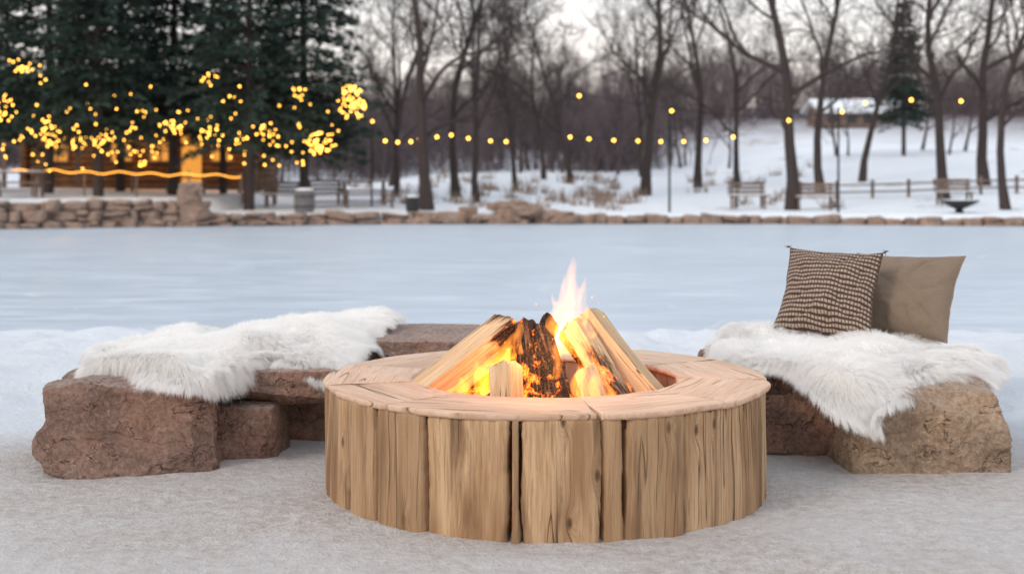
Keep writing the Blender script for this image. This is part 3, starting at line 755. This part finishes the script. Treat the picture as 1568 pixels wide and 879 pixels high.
# ------------------------------------------------------------------ trees
def bark_mat(name, a, b):
    M = Mat(name); p = M.objc(); n = M.noise(M.map(p, (6, 6, 1.2)), 1, 5, .65)
    return M.out(M.bsdf(M.mix(n, a, b), .9, M.bump(n, .6, .03), .2))
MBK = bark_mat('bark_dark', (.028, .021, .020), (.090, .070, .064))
MBF = bark_mat('bark_far_haze', (.13, .10, .108), (.225, .178, .182))  # paler, mauve bark: distance haze is put into the colour
def bare_tree(seed, H, trunk_r, levels=4, spread=.55, fork=.28, dens=1.0, lean=0.1):
    rd = random.Random(seed); V = []; F = []
    def tube(pts, rads, sides):
        n0 = len(V); a = None
        for i, p in enumerate(pts):
            d = (pts[min(i+1, len(pts)-1)]-pts[max(i-1, 0)]).normalized()
            if a is None: a = d.orthogonal().normalized()
            a = (a-d*a.dot(d)).normalized(); b = d.cross(a)
            for k in range(sides):
                t = 2*math.pi*k/sides; q = p+(a*math.cos(t)+b*math.sin(t))*rads[i]; V.append((q.x, q.y, q.z))
        for i in range(len(pts)-1):
            for k in range(sides):
                k2 = (k+1) % sides; F.append((n0+i*sides+k, n0+i*sides+k2, n0+(i+1)*sides+k2, n0+(i+1)*sides+k))
    def grow(p, d, L, r, lev):
        ns = (9, 7, 5, 4, 2, 2)[lev]; pts = [p.copy()]; rads = [r]; dirs = [d.copy()]
        wig = (.08, .20, .26, .30, .34, .4)[lev]
        for i in range(ns):
            d = (d+Vector((rd.gauss(0, wig), rd.gauss(0, wig), rd.gauss(0, wig)+(.06 if lev < 3 else .03)))).normalized()
            p = p+d*(L/ns); pts.append(p.copy()); t = (i+1)/ns
            rads.append(max(.0045, r*(1-t*(.72 if lev == 0 else .86)))); dirs.append(d.copy())
        if lev == 0: rads[0] = r*1.4; rads[1] = max(rads[1], r*.98)
        tube(pts, rads, (9, 6, 4, 3, 3, 3)[lev])
        if lev >= levels: return
        nc = int(((9, 7, 6, 5, 4)[lev])*dens+rd.random())
        for c in range(nc):
            t = (fork+(1-fork)*(c+rd.random()*.8)/nc) if lev == 0 else .22+.78*(c+rd.random())/nc
            k = min(t, .999)*ns; i = int(k); q = pts[i].lerp(pts[i+1], k-i); bd = dirs[min(i+1, ns)]
            ax = bd.orthogonal().normalized(); ax = Matrix.Rotation(rd.uniform(0, 6.283)+c*2.4, 3, bd) @ ax
            an = rd.uniform(.45, .95)*(1.1 if lev else 1)*spread/.55
            nd = (bd*math.cos(an)+ax*math.sin(an)).normalized()
            nd.z = nd.z*.85+(.22 if lev < 2 else .06); nd.normalize()
            cl = L*rd.uniform(.42, .68)*(1.05-.45*t if lev == 0 else 1.0-.3*t)
            cr = rads[i]*rd.uniform(.45, .68)
            grow(q, nd, cl, max(cr, .006), lev+1)
    grow(Vector((0, 0, -.15)), Vector((rd.uniform(-lean, lean), rd.uniform(-lean, lean), 1)).normalized(), H*.8, trunk_r, 0)
    return np.array(V), np.array(F)
def me_of(name, V, F, mat):
    o = mesh_obj(name, V, F, mat); me = o.data; bpy.data.objects.remove(o); return me
near_v = [me_of('bare_tree_mesh', *bare_tree(s, H, r, 4, sp, fk, dn), MBK) for s, H, r, sp, fk, dn in
          [(1, 11, .17, .55, .28, 1.0), (2, 12, .15, .55, .30, 1.0), (3, 10, .12, .5, .22, 1.0), (4, 13, .20, .65, .24, 1.0), (5, 9, .10, .5, .25, 1.0)]]
def put(name, me, x, y, s=1, rz=0, parent=None, z=None, sx=1):
    o = bpy.data.objects.new(name, me); COL.objects.link(o); o.location = (x, y, tz(x, y) if z is None else z)
    o.scale = (s*sx, s*sx, s); o.rotation_euler = (0, 0, rz)
    if parent: o.parent = parent
    return o
for i, (x, y, vi, s) in enumerate([(-2.5, 38.5, 3, .88), (-1.9, 45, 1, .95), (-1.13, 42, 4, 1.1), (.15, 50, 4, 1.0), (2.5, 55, 2, 1.0), (4.8, 47, 0, 1.05),
      (7.4, 52, 1, 1.0), (8.65, 50, 2, 1.0), (8.28, 38.6, 3, .92), (10.9, 46, 1, 1.0), (13.4, 50, 2, 1.1), (13.9, 42, 0, 1.0), (14.3, 37.8, 1, .85),
      (-5.2, 56, 2, .9), (17, 47, 3, .95), (-4.2, 47, 4, 1.0), (1.4, 58, 2, .95), (6.0, 60, 4, 1.1)]):
    put('bare_tree', near_v[vi], x, y, s, i*1.7)
far_v = [me_of('forest_tree_mesh', *bare_tree(s, H, r, 4, sp, .18, .95), MBF) for s, H, r, sp in [(21, 8, .10, .5), (22, 9, .12, .45), (23, 7, .09, .5)]]
MBM = bark_mat('bark_mid_haze', (.060, .045, .047), (.13, .10, .10))  # lighter than the near bark: thinner haze painted into its colour
mid_v = [me_of('wood_tree_mesh', *bare_tree(s, H, r, 4, sp, .2, .95), MBM) for s, H, r, sp in [(31, 8.5, .10, .5), (32, 9, .11, .45)]]
fo = empty('distant_forest')
k = 0
while k < 270:
    y = random.uniform(60, 122); x = random.uniform(-.40, .47)*y
    if 15 < x < 30 and 66 < y < 92: continue
    if x > 9 and y < 74 and random.random() < .7: continue
    if x < -.14*y and random.random() < .6: continue
    put('forest_tree', random.choice(far_v if y > 78 else mid_v), x, y, random.uniform(.52, .80), random.uniform(0, 6.28), fo); k += 1
def brush(seed, n=70, H=2.6):
    rd = random.Random(seed); G = Geo()
    for i in range(n):
        p = Vector((rd.gauss(0, .8), rd.gauss(0, .8), -.1)); d = Vector((rd.gauss(0, .25), rd.gauss(0, .25), 1)).normalized(); L = H*rd.uniform(.5, 1)
        pts = [p]; dd = d
        for s in range(4): dd = (dd+Vector((rd.gauss(0, .12), rd.gauss(0, .12), 0))).normalized(); pts.append(pts[-1]+dd*L/4)
        G.tube(pts, [.016, .013, .010, .007, .004], 3, cap=False)
        for s in range(6):
            q = pts[1].lerp(pts[4], rd.random()); e = (dd+Vector((rd.gauss(0, .6), rd.gauss(0, .6), .2))).normalized()
            G.tube([q, q+e*L*.14, q+e*L*.28+Vector((0, 0, .05))], [.008, .006, .003], 3, cap=False)
    return me_of('brush_mesh', np.concatenate(G.v), G.f, MBF)
bv = [brush(1), brush(2)]
us = empty('woodland_brush'); k = 0
while k < 240:
    y = random.uniform(64, 108); x = random.uniform(-.46, .46)*y
    if x > 8 and y < 90: continue
    put('brush_clump', random.choice(bv), x, y, random.uniform(.8, 1.6), random.uniform(0, 6), us); k += 1

# conifers
M = Mat('spruce_needles'); p = M.objc(); n1 = M.noise(p, 1.4, 4); n2 = M.noise(p, 16, 3)
c = M.mix(M.ramp(n1, [(.35, 0), (.65, 1)]), (.014, .030, .024), (.042, .070, .052)); c = M.mix(M.ramp(n2, [(.5, 0), (.75, .6)]), c, (.08, .115, .085))
MN = M.out(M.bsdf(c, .7, None, .25))
def conifer(seed, H, Rm, z0, nw):
    rg = np.random.default_rng(seed)
    G = Geo(); G.tube([(0, 0, -.2), (0.03, 0, H*.3), (0, .04, H*.65), (0, 0, H)], [.17, .13, .08, .015], 8, 1)
    Q = []
    for w in range(nw):
        z = z0+(H-z0)*(w/nw)**1.0+rg.uniform(-.1, .1); t = (z-z0)/(H-z0); L = Rm*(1-t)**.8*(0.72+.28*min(1, t*8))*rg.uniform(.82, 1.12)
        nb = int(rg.integers(6, 10)); a0 = rg.uniform(0, 6.28)
        for b in range(nb):
            a = a0+b*6.283/nb+rg.uniform(-.25, .25); l = L*rg.uniform(.5, 1.15)+.15
            d = np.array([math.cos(a), math.sin(a), 0]); sd = np.array([-d[1], d[0], 0]); rise = rg.uniform(-.30, .08)
            G.tube([(0, 0, z), tuple(d*l*.5+np.array([0, 0, z+rise*l*.5-.02])), tuple(d*l+np.array([0, 0, z+rise*l-.03*l]))], [.028, .016, .005], 3, 1, False)
            npt = int(14+l*22)
            s = rg.random(npt)**.7; lat = rg.normal(0, 1, npt)*(.08+.15*l*(1-s))
            P = d*(l*(.12+.88*s))[:, None]+sd*lat[:, None]; P[:, 2] += z+rise*l*s-.06*l*s*s+rg.normal(0, .05, npt)-.14*np.abs(lat)
            D = d*1.0+sd*(np.sign(lat)*rg.uniform(.2, 1.1, npt))[:, None]+rg.normal(0, .3, (npt, 3)); D[:, 2] -= .25; D /= np.linalg.norm(D, axis=1)[:, None]
            ln = rg.uniform(.13, .28, npt); wd = ln*rg.uniform(.14, .24, npt)
            S = np.cross(D, rg.normal(size=(npt, 3))); S /= np.linalg.norm(S, axis=1)[:, None]+1e-9
            Q.append(np.stack([P, P+D*(ln*.5)[:, None]+S*wd[:, None], P+D*ln[:, None], P+D*(ln*.5)[:, None]-S*wd[:, None]], 1))
    Q = np.concatenate(Q).reshape(-1, 3); nq = len(Q)//4
    gv = np.concatenate(G.v); ng = len(gv)
    faces = [tuple(f) for f in G.f]+[tuple(range(ng+4*i, ng+4*i+4)) for i in range(nq)]
    o = mesh_obj('spruce_mesh', np.concatenate([gv, Q]), faces, [MN, MBK], None, False, [1]*len(G.f)+[0]*nq)
    me = o.data; bpy.data.objects.remove(o); return me
cv = [conifer(1, 11, 2.7, 2.1, 44), conifer(2, 12, 2.5, 1.8, 48), conifer(3, 10, 2.3, 2.2, 40)]
for i, (x, y, vi, s) in enumerate([(-14.2, 40, 0, 1.0), (-12.1, 38.2, 1, .95), (-10.5, 40.5, 2, 1.0), (-7.7, 38.2, 0, .98), (-6.3, 39.6, 1, .98), (-17.2, 42, 1, 1.0), (-13.2, 44, 0, 1.0), (-19.5, 40, 0, 1.0), (-9.4, 42.5, 2, .75)]):
    put('spruce_tree', cv[vi], x, y, s, i*2.1)
put('spruce_tree', cv[2], 18.0, 60, .72, 1, sx=.9)
put('spruce_tree', cv[1], 34, 80, .7, 2)

# dry grass tufts by the far bank
rg = np.random.default_rng(77); Q = []
for i in range(90):
    y = rg.uniform(38.5, 60); x = rg.uniform(-.12, .25)*y if i % 2 else rg.uniform(-4, 5)
    if float(shore(x))+1.4 > y: continue
    z = tz(x, y); nb = 26; o = rg.normal(0, .16, (nb, 2)); base = np.stack([x+o[:, 0], y+o[:, 1], np.full(nb, z-.03)], -1)
    tip = base+np.stack([rg.normal(0, .12, nb), rg.normal(0, .12, nb), rg.uniform(.15, .45, nb)], -1); wv = np.stack([np.full(nb, .014), rg.normal(0, .01, nb), np.zeros(nb)], -1)
    Q.append(np.stack([base-wv, base+wv, tip+wv*.2, tip-wv*.2], 1))
Q = np.concatenate(Q).reshape(-1, 3)
mesh_obj('dry_grass', Q, np.arange(len(Q)).reshape(-1, 4), simple('dry_grass_mat', (.26, .18, .13), .3, 3), smooth=False)

# ------------------------------------------------------------------ park furniture and buildings
MWD = simple('weathered_wood', (.19, .14, .115), .3, 6); MSN = simple('snow_cap', (.84, .87, .9), .04, 3)
MDK = simple('dark_metal', (.03, .03, .032), .2, 9, .5); MLOG = simple('cabin_log', (.13, .07, .035), .4, 4)
MWIN = emis('lit_window', (1, .40, .07), .9)
def bench(x, y, rz=0, Lh=1.3):
    G = Geo()
    for k in range(3): G.box((0, -.14+k*.14, .44), (Lh, .11, .035))
    for k in range(3): G.box((0, .22+k*.02, .56+k*.14), (Lh, .03, .10))
    for sx in (-1, 1):
        G.box((sx*Lh*.4, -.12, .21), (.06, .07, .42), 1); G.box((sx*Lh*.4, .21, .42), (.06, .07, .84), 1); G.box((sx*Lh*.4, .04, .40), (.05, .36, .04), 1)
    G.box((0, -.0, .472), (Lh*.94, .36, .025), 2)
    o = G.obj('park_bench', [MWD, MWD, MSN]); o.location = (x, y, tz(x, y)); o.rotation_euler = (0, 0, rz); o.scale = (.9, .9, .9)
for b_ in [(-8.0, 41.2, .1), (-7.1, 40.2, -.05), (-6.0, 41.6, 0), (7.1, 39.2, .15), (8.9, 38.4, -.1), (13.4, 39.5, .1)]: bench(*b_)
def picnic(x, y, rz):
    G = Geo(); G.box((0, 0, .74), (1.6, .75, .05)); G.box((0, 0, .775), (1.5, .68, .02), 1)
    for s in (-1, 1):
        G.box((0, s*.62, .44), (1.6, .26, .045)); G.box((s*.6, 0, .42), (.07, 1.35, .07)); G.box((s*.6, .28, .36), (.07, .08, .76), 0, 0, .35); G.box((s*.6, -.28, .36), (.07, .08, .76), 0, 0, -.35)
    o = G.obj('picnic_table', [MWD, MSN]); o.location = (x, y, tz(x, y)); o.rotation_euler = (0, 0, rz)
picnic(-14.2, 37.5, .1); picnic(-4.6, 40.6, .2)
def barrel(name, x, y, r, h, mat):
    G = Geo(); G.tube([(0, 0, 0), (0, 0, h*.1), (0, 0, h*.5), (0, 0, h*.9), (0, 0, h)], [r*.86, r*.92, r, r*.95, r*.9], 16)
    G.tube([(0, 0, h*.25), (0, 0, h*.30)], [r*1.03, r*1.03], 16, 1); G.tube([(0, 0, h*.72), (0, 0, h*.77)], [r*1.03, r*1.03], 16, 1)
    G.tube([(0, 0, h), (0, 0, h+.05), (0, 0, h+.07)], [r*.88, r*.8, r*.3], 16, 2)
    o = G.obj(name, [mat, MDK, MSN], None, True); o.location = (x, y, tz(x, y))
barrel('litter_bin', -5.85, 36.8, .30, .62, simple('bin_grey', (.16, .15, .15), .2, 9)); barrel('litter_bin', -2.85, 37.4, .2, .42, MDK)
G = Geo(); G.tube([(0, 0, .0), (0, 0, .12), (0, 0, .14), (0, 0, .32), (0, 0, .36)], [.12, .10, .18, .52, .54], 20); G.tube([(0, 0, .355), (0, 0, .375)], [.5, .42], 20, 1)
o = G.obj('fire_bowl', [MDK, MSN], None, True); o.location = (12.4, 36.2, tz(12.4, 36.2))
def fence(x0, x1, y, h=.7):
    G = Geo(); n = int((x1-x0)/1.1)+1
    for i in range(n):
        x = x0+(x1-x0)*i/(n-1); G.box((x, y, tz(x, y)+h/2-.05), (.09, .09, h+.1))
        if i < n-1:
            x2 = x0+(x1-x0)*(i+1)/(n-1)
            for q in (.35, .75): G.tube([(x, y-.06, tz(x, y)+h*q), (x2, y-.06, tz(x2, y)+h*q)], .032, 6)
    G.obj('rail_fence', MWD)
fence(-12.5, -7.8, 43.0); fence(9.5, 19, 43.0, .6); fence(-6.3, -3.6, 39.2, .55)
# cabin
cab = empty('log_cabin'); cz = tz(-13, 48); G = Geo(); x0, x1, y0, y1 = -17.5, -9.2, 47, 51
for k in range(12):
    z = cz+.11+k*.21
    G.tube([(x0-.2, y0, z), (x1+.2, y0, z)], .112, 8); G.tube([(x1, y0-.2, z+.02), (x1, y1, z+.02)], .108, 8); G.tube([(x0, y0-.2, z+.02), (x0, y1, z+.02)], .108, 8)
G.obj('walls', MLOG, cab, True)
G = Geo(); G.add([(x0-.6, y0-1.4, cz+2.4), (x1+.6, y0-1.4, cz+2.4), (x1+.6, (y0+y1)/2, cz+4.2), (x0-.6, (y0+y1)/2, cz+4.2), (x1+.6, y1+.6, cz+2.4), (x0-.6, y1+.6, cz+2.4),
  (x0-.6, y0-1.4, cz+2.25), (x1+.6, y0-1.4, cz+2.25), (x1+.6, (y0+y1)/2, cz+4.05), (x0-.6, (y0+y1)/2, cz+4.05), (x1+.6, y1+.6, cz+2.25), (x0-.6, y1+.6, cz+2.25)],
  [(0, 1, 2, 3), (3, 2, 4, 5), (7, 6, 9, 8), (8, 9, 11, 10), (0, 6, 7, 1), (1, 7, 8, 2), (2, 8, 10, 4), (3, 9, 6, 0), (5, 11, 9, 3), (4, 10, 11, 5)]); G.obj('roof', simple('roof_shingle', (.07, .055, .05), .3, 5), cab)
G = Geo()
for x in (-16.3, -14.0, -12.6, -10.4): G.box((x, y0-.14, cz+1.35), (.7, .05, .7))
G.box((-11.5, y0-.14, cz+1.0), (.7, .05, 1.8)); G.obj('lit_windows', MWIN, cab)
G = Geo()
for x in (-16.3, -14.0, -12.6, -10.4):
    for dx in (-.38, 0, .38): G.box((x+dx, y0-.18, cz+1.35), (.07, .06, .8))
    for dz in (-.38, 0, .38): G.box((x, y0-.185, cz+1.35+dz), (.8, .05, .06))
for x in (-17.8, -15.2, -11.9, -9.0): G.box((x, y0-1.25, cz+1.15), (.14, .14, 2.3))
G.obj('frames_and_posts', MWD, cab)
for x in (-16, -13.3, -11, -9.2):
    ld = bpy.data.lights.new('porch_lamp', 'POINT'); ld.energy = 45; ld.color = (1, .42, .10); ld.shadow_soft_size = .1
    o = bpy.data.objects.new('porch_lamp', ld); o.location = (x, y0-.8, cz+1.9); COL.objects.link(o); o.parent = cab
def house(x, y, wd, dp, hh, rh, rz):
    e = empty('snow_roofed_house', (x, y, tz(x, y)-.1)); e.rotation_euler = (0, 0, rz)
    G = Geo(); G.box((0, 0, hh/2), (wd, dp, hh)); G.add([(-wd/2, -dp/2, hh), (-wd/2, dp/2, hh), (-wd/2, 0, hh+rh*.95), (wd/2, -dp/2, hh), (wd/2, dp/2, hh), (wd/2, 0, hh+rh*.95)], [(0, 2, 1), (3, 4, 5)])
    G.obj('walls', simple('house_wall', (.22, .15, .12), .2, 3), e)
    G = Geo(); o = .35
    G.add([(-wd/2-o, -dp/2-o, hh-.1), (wd/2+o, -dp/2-o, hh-.1), (wd/2+o, 0, hh+rh), (-wd/2-o, 0, hh+rh), (wd/2+o, dp/2+o, hh-.1), (-wd/2-o, dp/2+o, hh-.1)]+[(-wd/2-o, -dp/2-o, hh+.1), (wd/2+o, -dp/2-o, hh+.1), (wd/2+o, 0, hh+rh+.2), (-wd/2-o, 0, hh+rh+.2), (wd/2+o, dp/2+o, hh+.1), (-wd/2-o, dp/2+o, hh+.1)],
      [(6, 7, 8, 9), (9, 8, 10, 11), (1, 0, 3, 2), (2, 3, 5, 4), (0, 1, 7, 6), (1, 2, 8, 7), (2, 4, 10, 8), (4, 5, 11, 10), (5, 3, 9, 11), (3, 0, 6, 9)]); G.obj('roof', MSN, e)
    G = Geo()
    for dx in (-.32, .05, .32): G.box((dx*wd, -dp/2-.02, hh*.55), (.5, .05, .5))
    G.obj('windows', simple('window_glass', (.04, .045, .05), .2, 3, .2), e)
    G = Geo(); G.box((wd*.18, -dp/2-.025, hh*.40), (.45, .05, hh*.78)); G.obj('door', MWD, e)
    G = Geo(); G.box((wd*.25, .3, hh+rh), (.35, .35, .7)); G.obj('chimney', MRW, e)
house(21.2, 84, 3.6, 3.0, 1.0, .7, .1); house(24.6, 88, 2.6, 2.6, .9, .6, -.2); house(-8.6, 80, 3.4, 3, 1.2, .7, .2)

# ------------------------------------------------------------------ fairy lights
MBU = emis('warm_bulb', (1, .49, .07), 9.0); MWR = simple('cable', (.02, .02, .02), .1, 5)
OCT_F = [(0, 2, 4), (2, 1, 4), (1, 3, 4), (3, 0, 4), (2, 0, 5), (1, 2, 5), (3, 1, 5), (0, 3, 5)]
def bulb(G, p, r):
    x, y, z = p; G.add([(x+r, y, z), (x-r, y, z), (x, y+r, z), (x, y-r, z), (x, y, z+r), (x, y, z-r)], OCT_F)
rd = random.Random(5)
G = Geo()
for (cx, cz_, rr, n) in [(-4.54, 3.37, .40, 66), (-5.45, 2.19, .34, 48), (-9.6, 2.6, .26, 26), (-13.1, 2.5, .36, 34), (-14.5, 3.2, .35, 30), (-13.9, 4.4, .2, 16), (-6.0, 3.6, .22, 14), (-6.9, 2.5, .28, 14),
      (-8.6, 2.5, .32, 16), (-11.5, 2.2, .3, 16), (-8.6, 3.9, .28, 10), (-7.6, 2.2, .2, 10), (-12.3, 2.2, .25, 10), (-10.4, 1.9, .3, 12)]:
    for i in range(n):
        a = rd.uniform(0, 6.283); q = rr*math.sqrt(rd.random())*1.05
        bulb(G, (cx+math.cos(a)*q, 37.0+rd.gauss(0, .25), cz_+math.sin(a)*q*1.1), rd.uniform(.024, .036))
for i in range(160): bulb(G, (rd.uniform(-15.5, -4.8), rd.uniform(36.3, 38.0), rd.choice([rd.gauss(2.4, .35), rd.uniform(1.6, 3.9)])), rd.uniform(.022, .036))
for i in range(10): bulb(G, (rd.uniform(-15.5, -13), rd.uniform(36.3, 38.0), rd.uniform(2, 5)), rd.uniform(.025, .036))
G.obj('fairy_lights', MBU)
rope = empty('rope_light'); G = Geo(); pts = []
for i in range(101):
    x = -15.5+7.6*i/100; pts.append((x, 38.0, 1.50-.20*(i/100)+.035*math.sin(i*.5)-.03*abs(math.sin(i*.11))))
G.tube(pts, .015, 5); G.obj('glowing_tube', emis('rope_glow', (1, .42, .06), 3.6), rope)
G = Geo()
for q in (0, 20, 40, 60, 80, 100): G.tube([(pts[q][0], 38.05, .4), (pts[q][0], 38.05, pts[q][2]+.1)], .03, 6)
G.obj('stakes', MWD, rope)
def string(bulbs, poles=()):
    e = empty('string_lights'); G = Geo()
    for b in bulbs: bulb(G, b, .055)
    G.obj('bulbs', MBU, e); G = Geo(); P = []
    for a, b in zip(bulbs[:-1], bulbs[1:]):
        for t in (0, .33, .66): P.append((a[0]+(b[0]-a[0])*t, a[1]+(b[1]-a[1])*t, a[2]+(b[2]-a[2])*t+.07-.05*math.sin(math.pi*t)))
    P.append((bulbs[-1][0], bulbs[-1][1], bulbs[-1][2]+.07)); G.tube(P, .008, 4)
    for (x, y, z) in poles: G.tube([(x, y, tz(x, y)-.1), (x, y, z)], [.035, .025], 6)
    G.obj('cable_and_poles', MWR, e)
string([(-4.28, 40, 2.96), (-3.88, 40, 2.36), (-3.5, 40, 2.32), (-3.1, 40, 2.34), (-2.84, 40, 2.42), (-2.3, 40, 2.48), (-1.86, 40, 2.54), (-1.34, 40, 2.44), (-.66, 40, 2.36), (-.18, 40, 2.34)], [(-4.3, 40, 3.0)])
string([(1.78, 40, 2.48), (2.36, 40, 2.42), (3.12, 40, 2.38), (3.86, 40, 2.36), (4.56, 40, 2.34), (5.26, 40, 2.34), (5.94, 40, 2.38), (6.78, 40, 2.48)], [(6.9, 40, 2.6)])
string([(1.9, 36.9, 3.55), (4.5, 36.8, 3.12), (7.76, 36.6, 2.84), (9.23, 36.5, 3.08), (9.85, 36.4, 3.32), (11.1, 36.3, 3.40), (12.45, 36.2, 3.36), (14.5, 36, 3.6)], [(4.45, 36.9, 3.2), (9.15, 36.6, 3.2)])

# ------------------------------------------------------------------ sky and light
EL, AZ = math.radians(32), math.radians(228)
wd = bpy.data.worlds.new('World'); scene.world = wd; wd.use_nodes = True; nt = wd.node_tree; nt.nodes.clear()
def N(t): return nt.nodes.new('ShaderNode'+t)
out = N('OutputWorld'); sky = N('TexSky'); sky.sky_type = 'NISHITA'; sky.sun_disc = False; sky.sun_elevation = EL; sky.sun_rotation = AZ
b1 = N('Background'); b1.inputs[1].default_value = .12; nt.links.new(sky.outputs[0], b1.inputs[0])
tc = N('TexCoord'); sp = N('SeparateXYZ'); nt.links.new(tc.outputs['Generated'], sp.inputs[0])
rp = N('ValToRGB'); e = rp.color_ramp.elements
e[0].position = .0; e[0].color = (.98, .80, .68, 1); e[1].position = .75; e[1].color = (.76, .82, .92, 1)
for p_, c_ in ((.06, (1.0, .90, .82)), (.13, (1.0, .97, .95)), (.3, (.86, .90, .96))):
    q = rp.color_ramp.elements.new(p_); q.color = (*c_, 1)
nt.links.new(sp.outputs[2], rp.inputs[0])
mp = N('Mapping'); mp.inputs['Scale'].default_value = (2, 2, 9); nt.links.new(tc.outputs['Generated'], mp.inputs[0])
nz = N('TexNoise'); nz.inputs['Scale'].default_value = 1.6; nz.inputs['Detail'].default_value = 5; nt.links.new(mp.outputs[0], nz.inputs['Vector'])
mr = N('MapRange'); mr.inputs[1].default_value = .3; mr.inputs[2].default_value = .7; mr.inputs[3].default_value = .84; mr.inputs[4].default_value = .97; nt.links.new(nz.outputs[0], mr.inputs[0])
b2 = N('Background'); b2.inputs[1].default_value = 1.24; nt.links.new(rp.outputs[0], b2.inputs[0])
ms = N('MixShader'); nt.links.new(mr.outputs[0], ms.inputs[0]); nt.links.new(b1.outputs[0], ms.inputs[1]); nt.links.new(b2.outputs[0], ms.inputs[2]); nt.links.new(ms.outputs[0], out.inputs[0])
sl = bpy.data.lights.new('sun', 'SUN'); sl.energy = 1.2; sl.angle = math.radians(14); sl.color = (1, .87, .74)
so = bpy.data.objects.new('sun', sl); COL.objects.link(so)
dv = Vector((math.sin(AZ)*math.cos(EL), math.cos(AZ)*math.cos(EL), math.sin(EL))); so.rotation_euler = dv.to_track_quat('Z', 'Y').to_euler(); so.location = (0, 0, 20)

# ------------------------------------------------------------------ camera
cd = bpy.data.cameras.new('camera'); cam = bpy.data.objects.new('camera', cd); COL.objects.link(cam); scene.camera = cam
cam.location = (0, 0, 1.28); cam.rotation_euler = (math.radians(90), 0, 0)
cd.sensor_width = 36; cd.lens = 45.9; cd.shift_y = -.108; cd.clip_end = 1500
cd.dof.use_dof = True; cd.dof.focus_distance = 5.4; cd.dof.aperture_fstop = 2.2
scene.view_settings.view_transform = 'Standard'; scene.view_settings.look = 'None'; scene.view_settings.exposure = 0
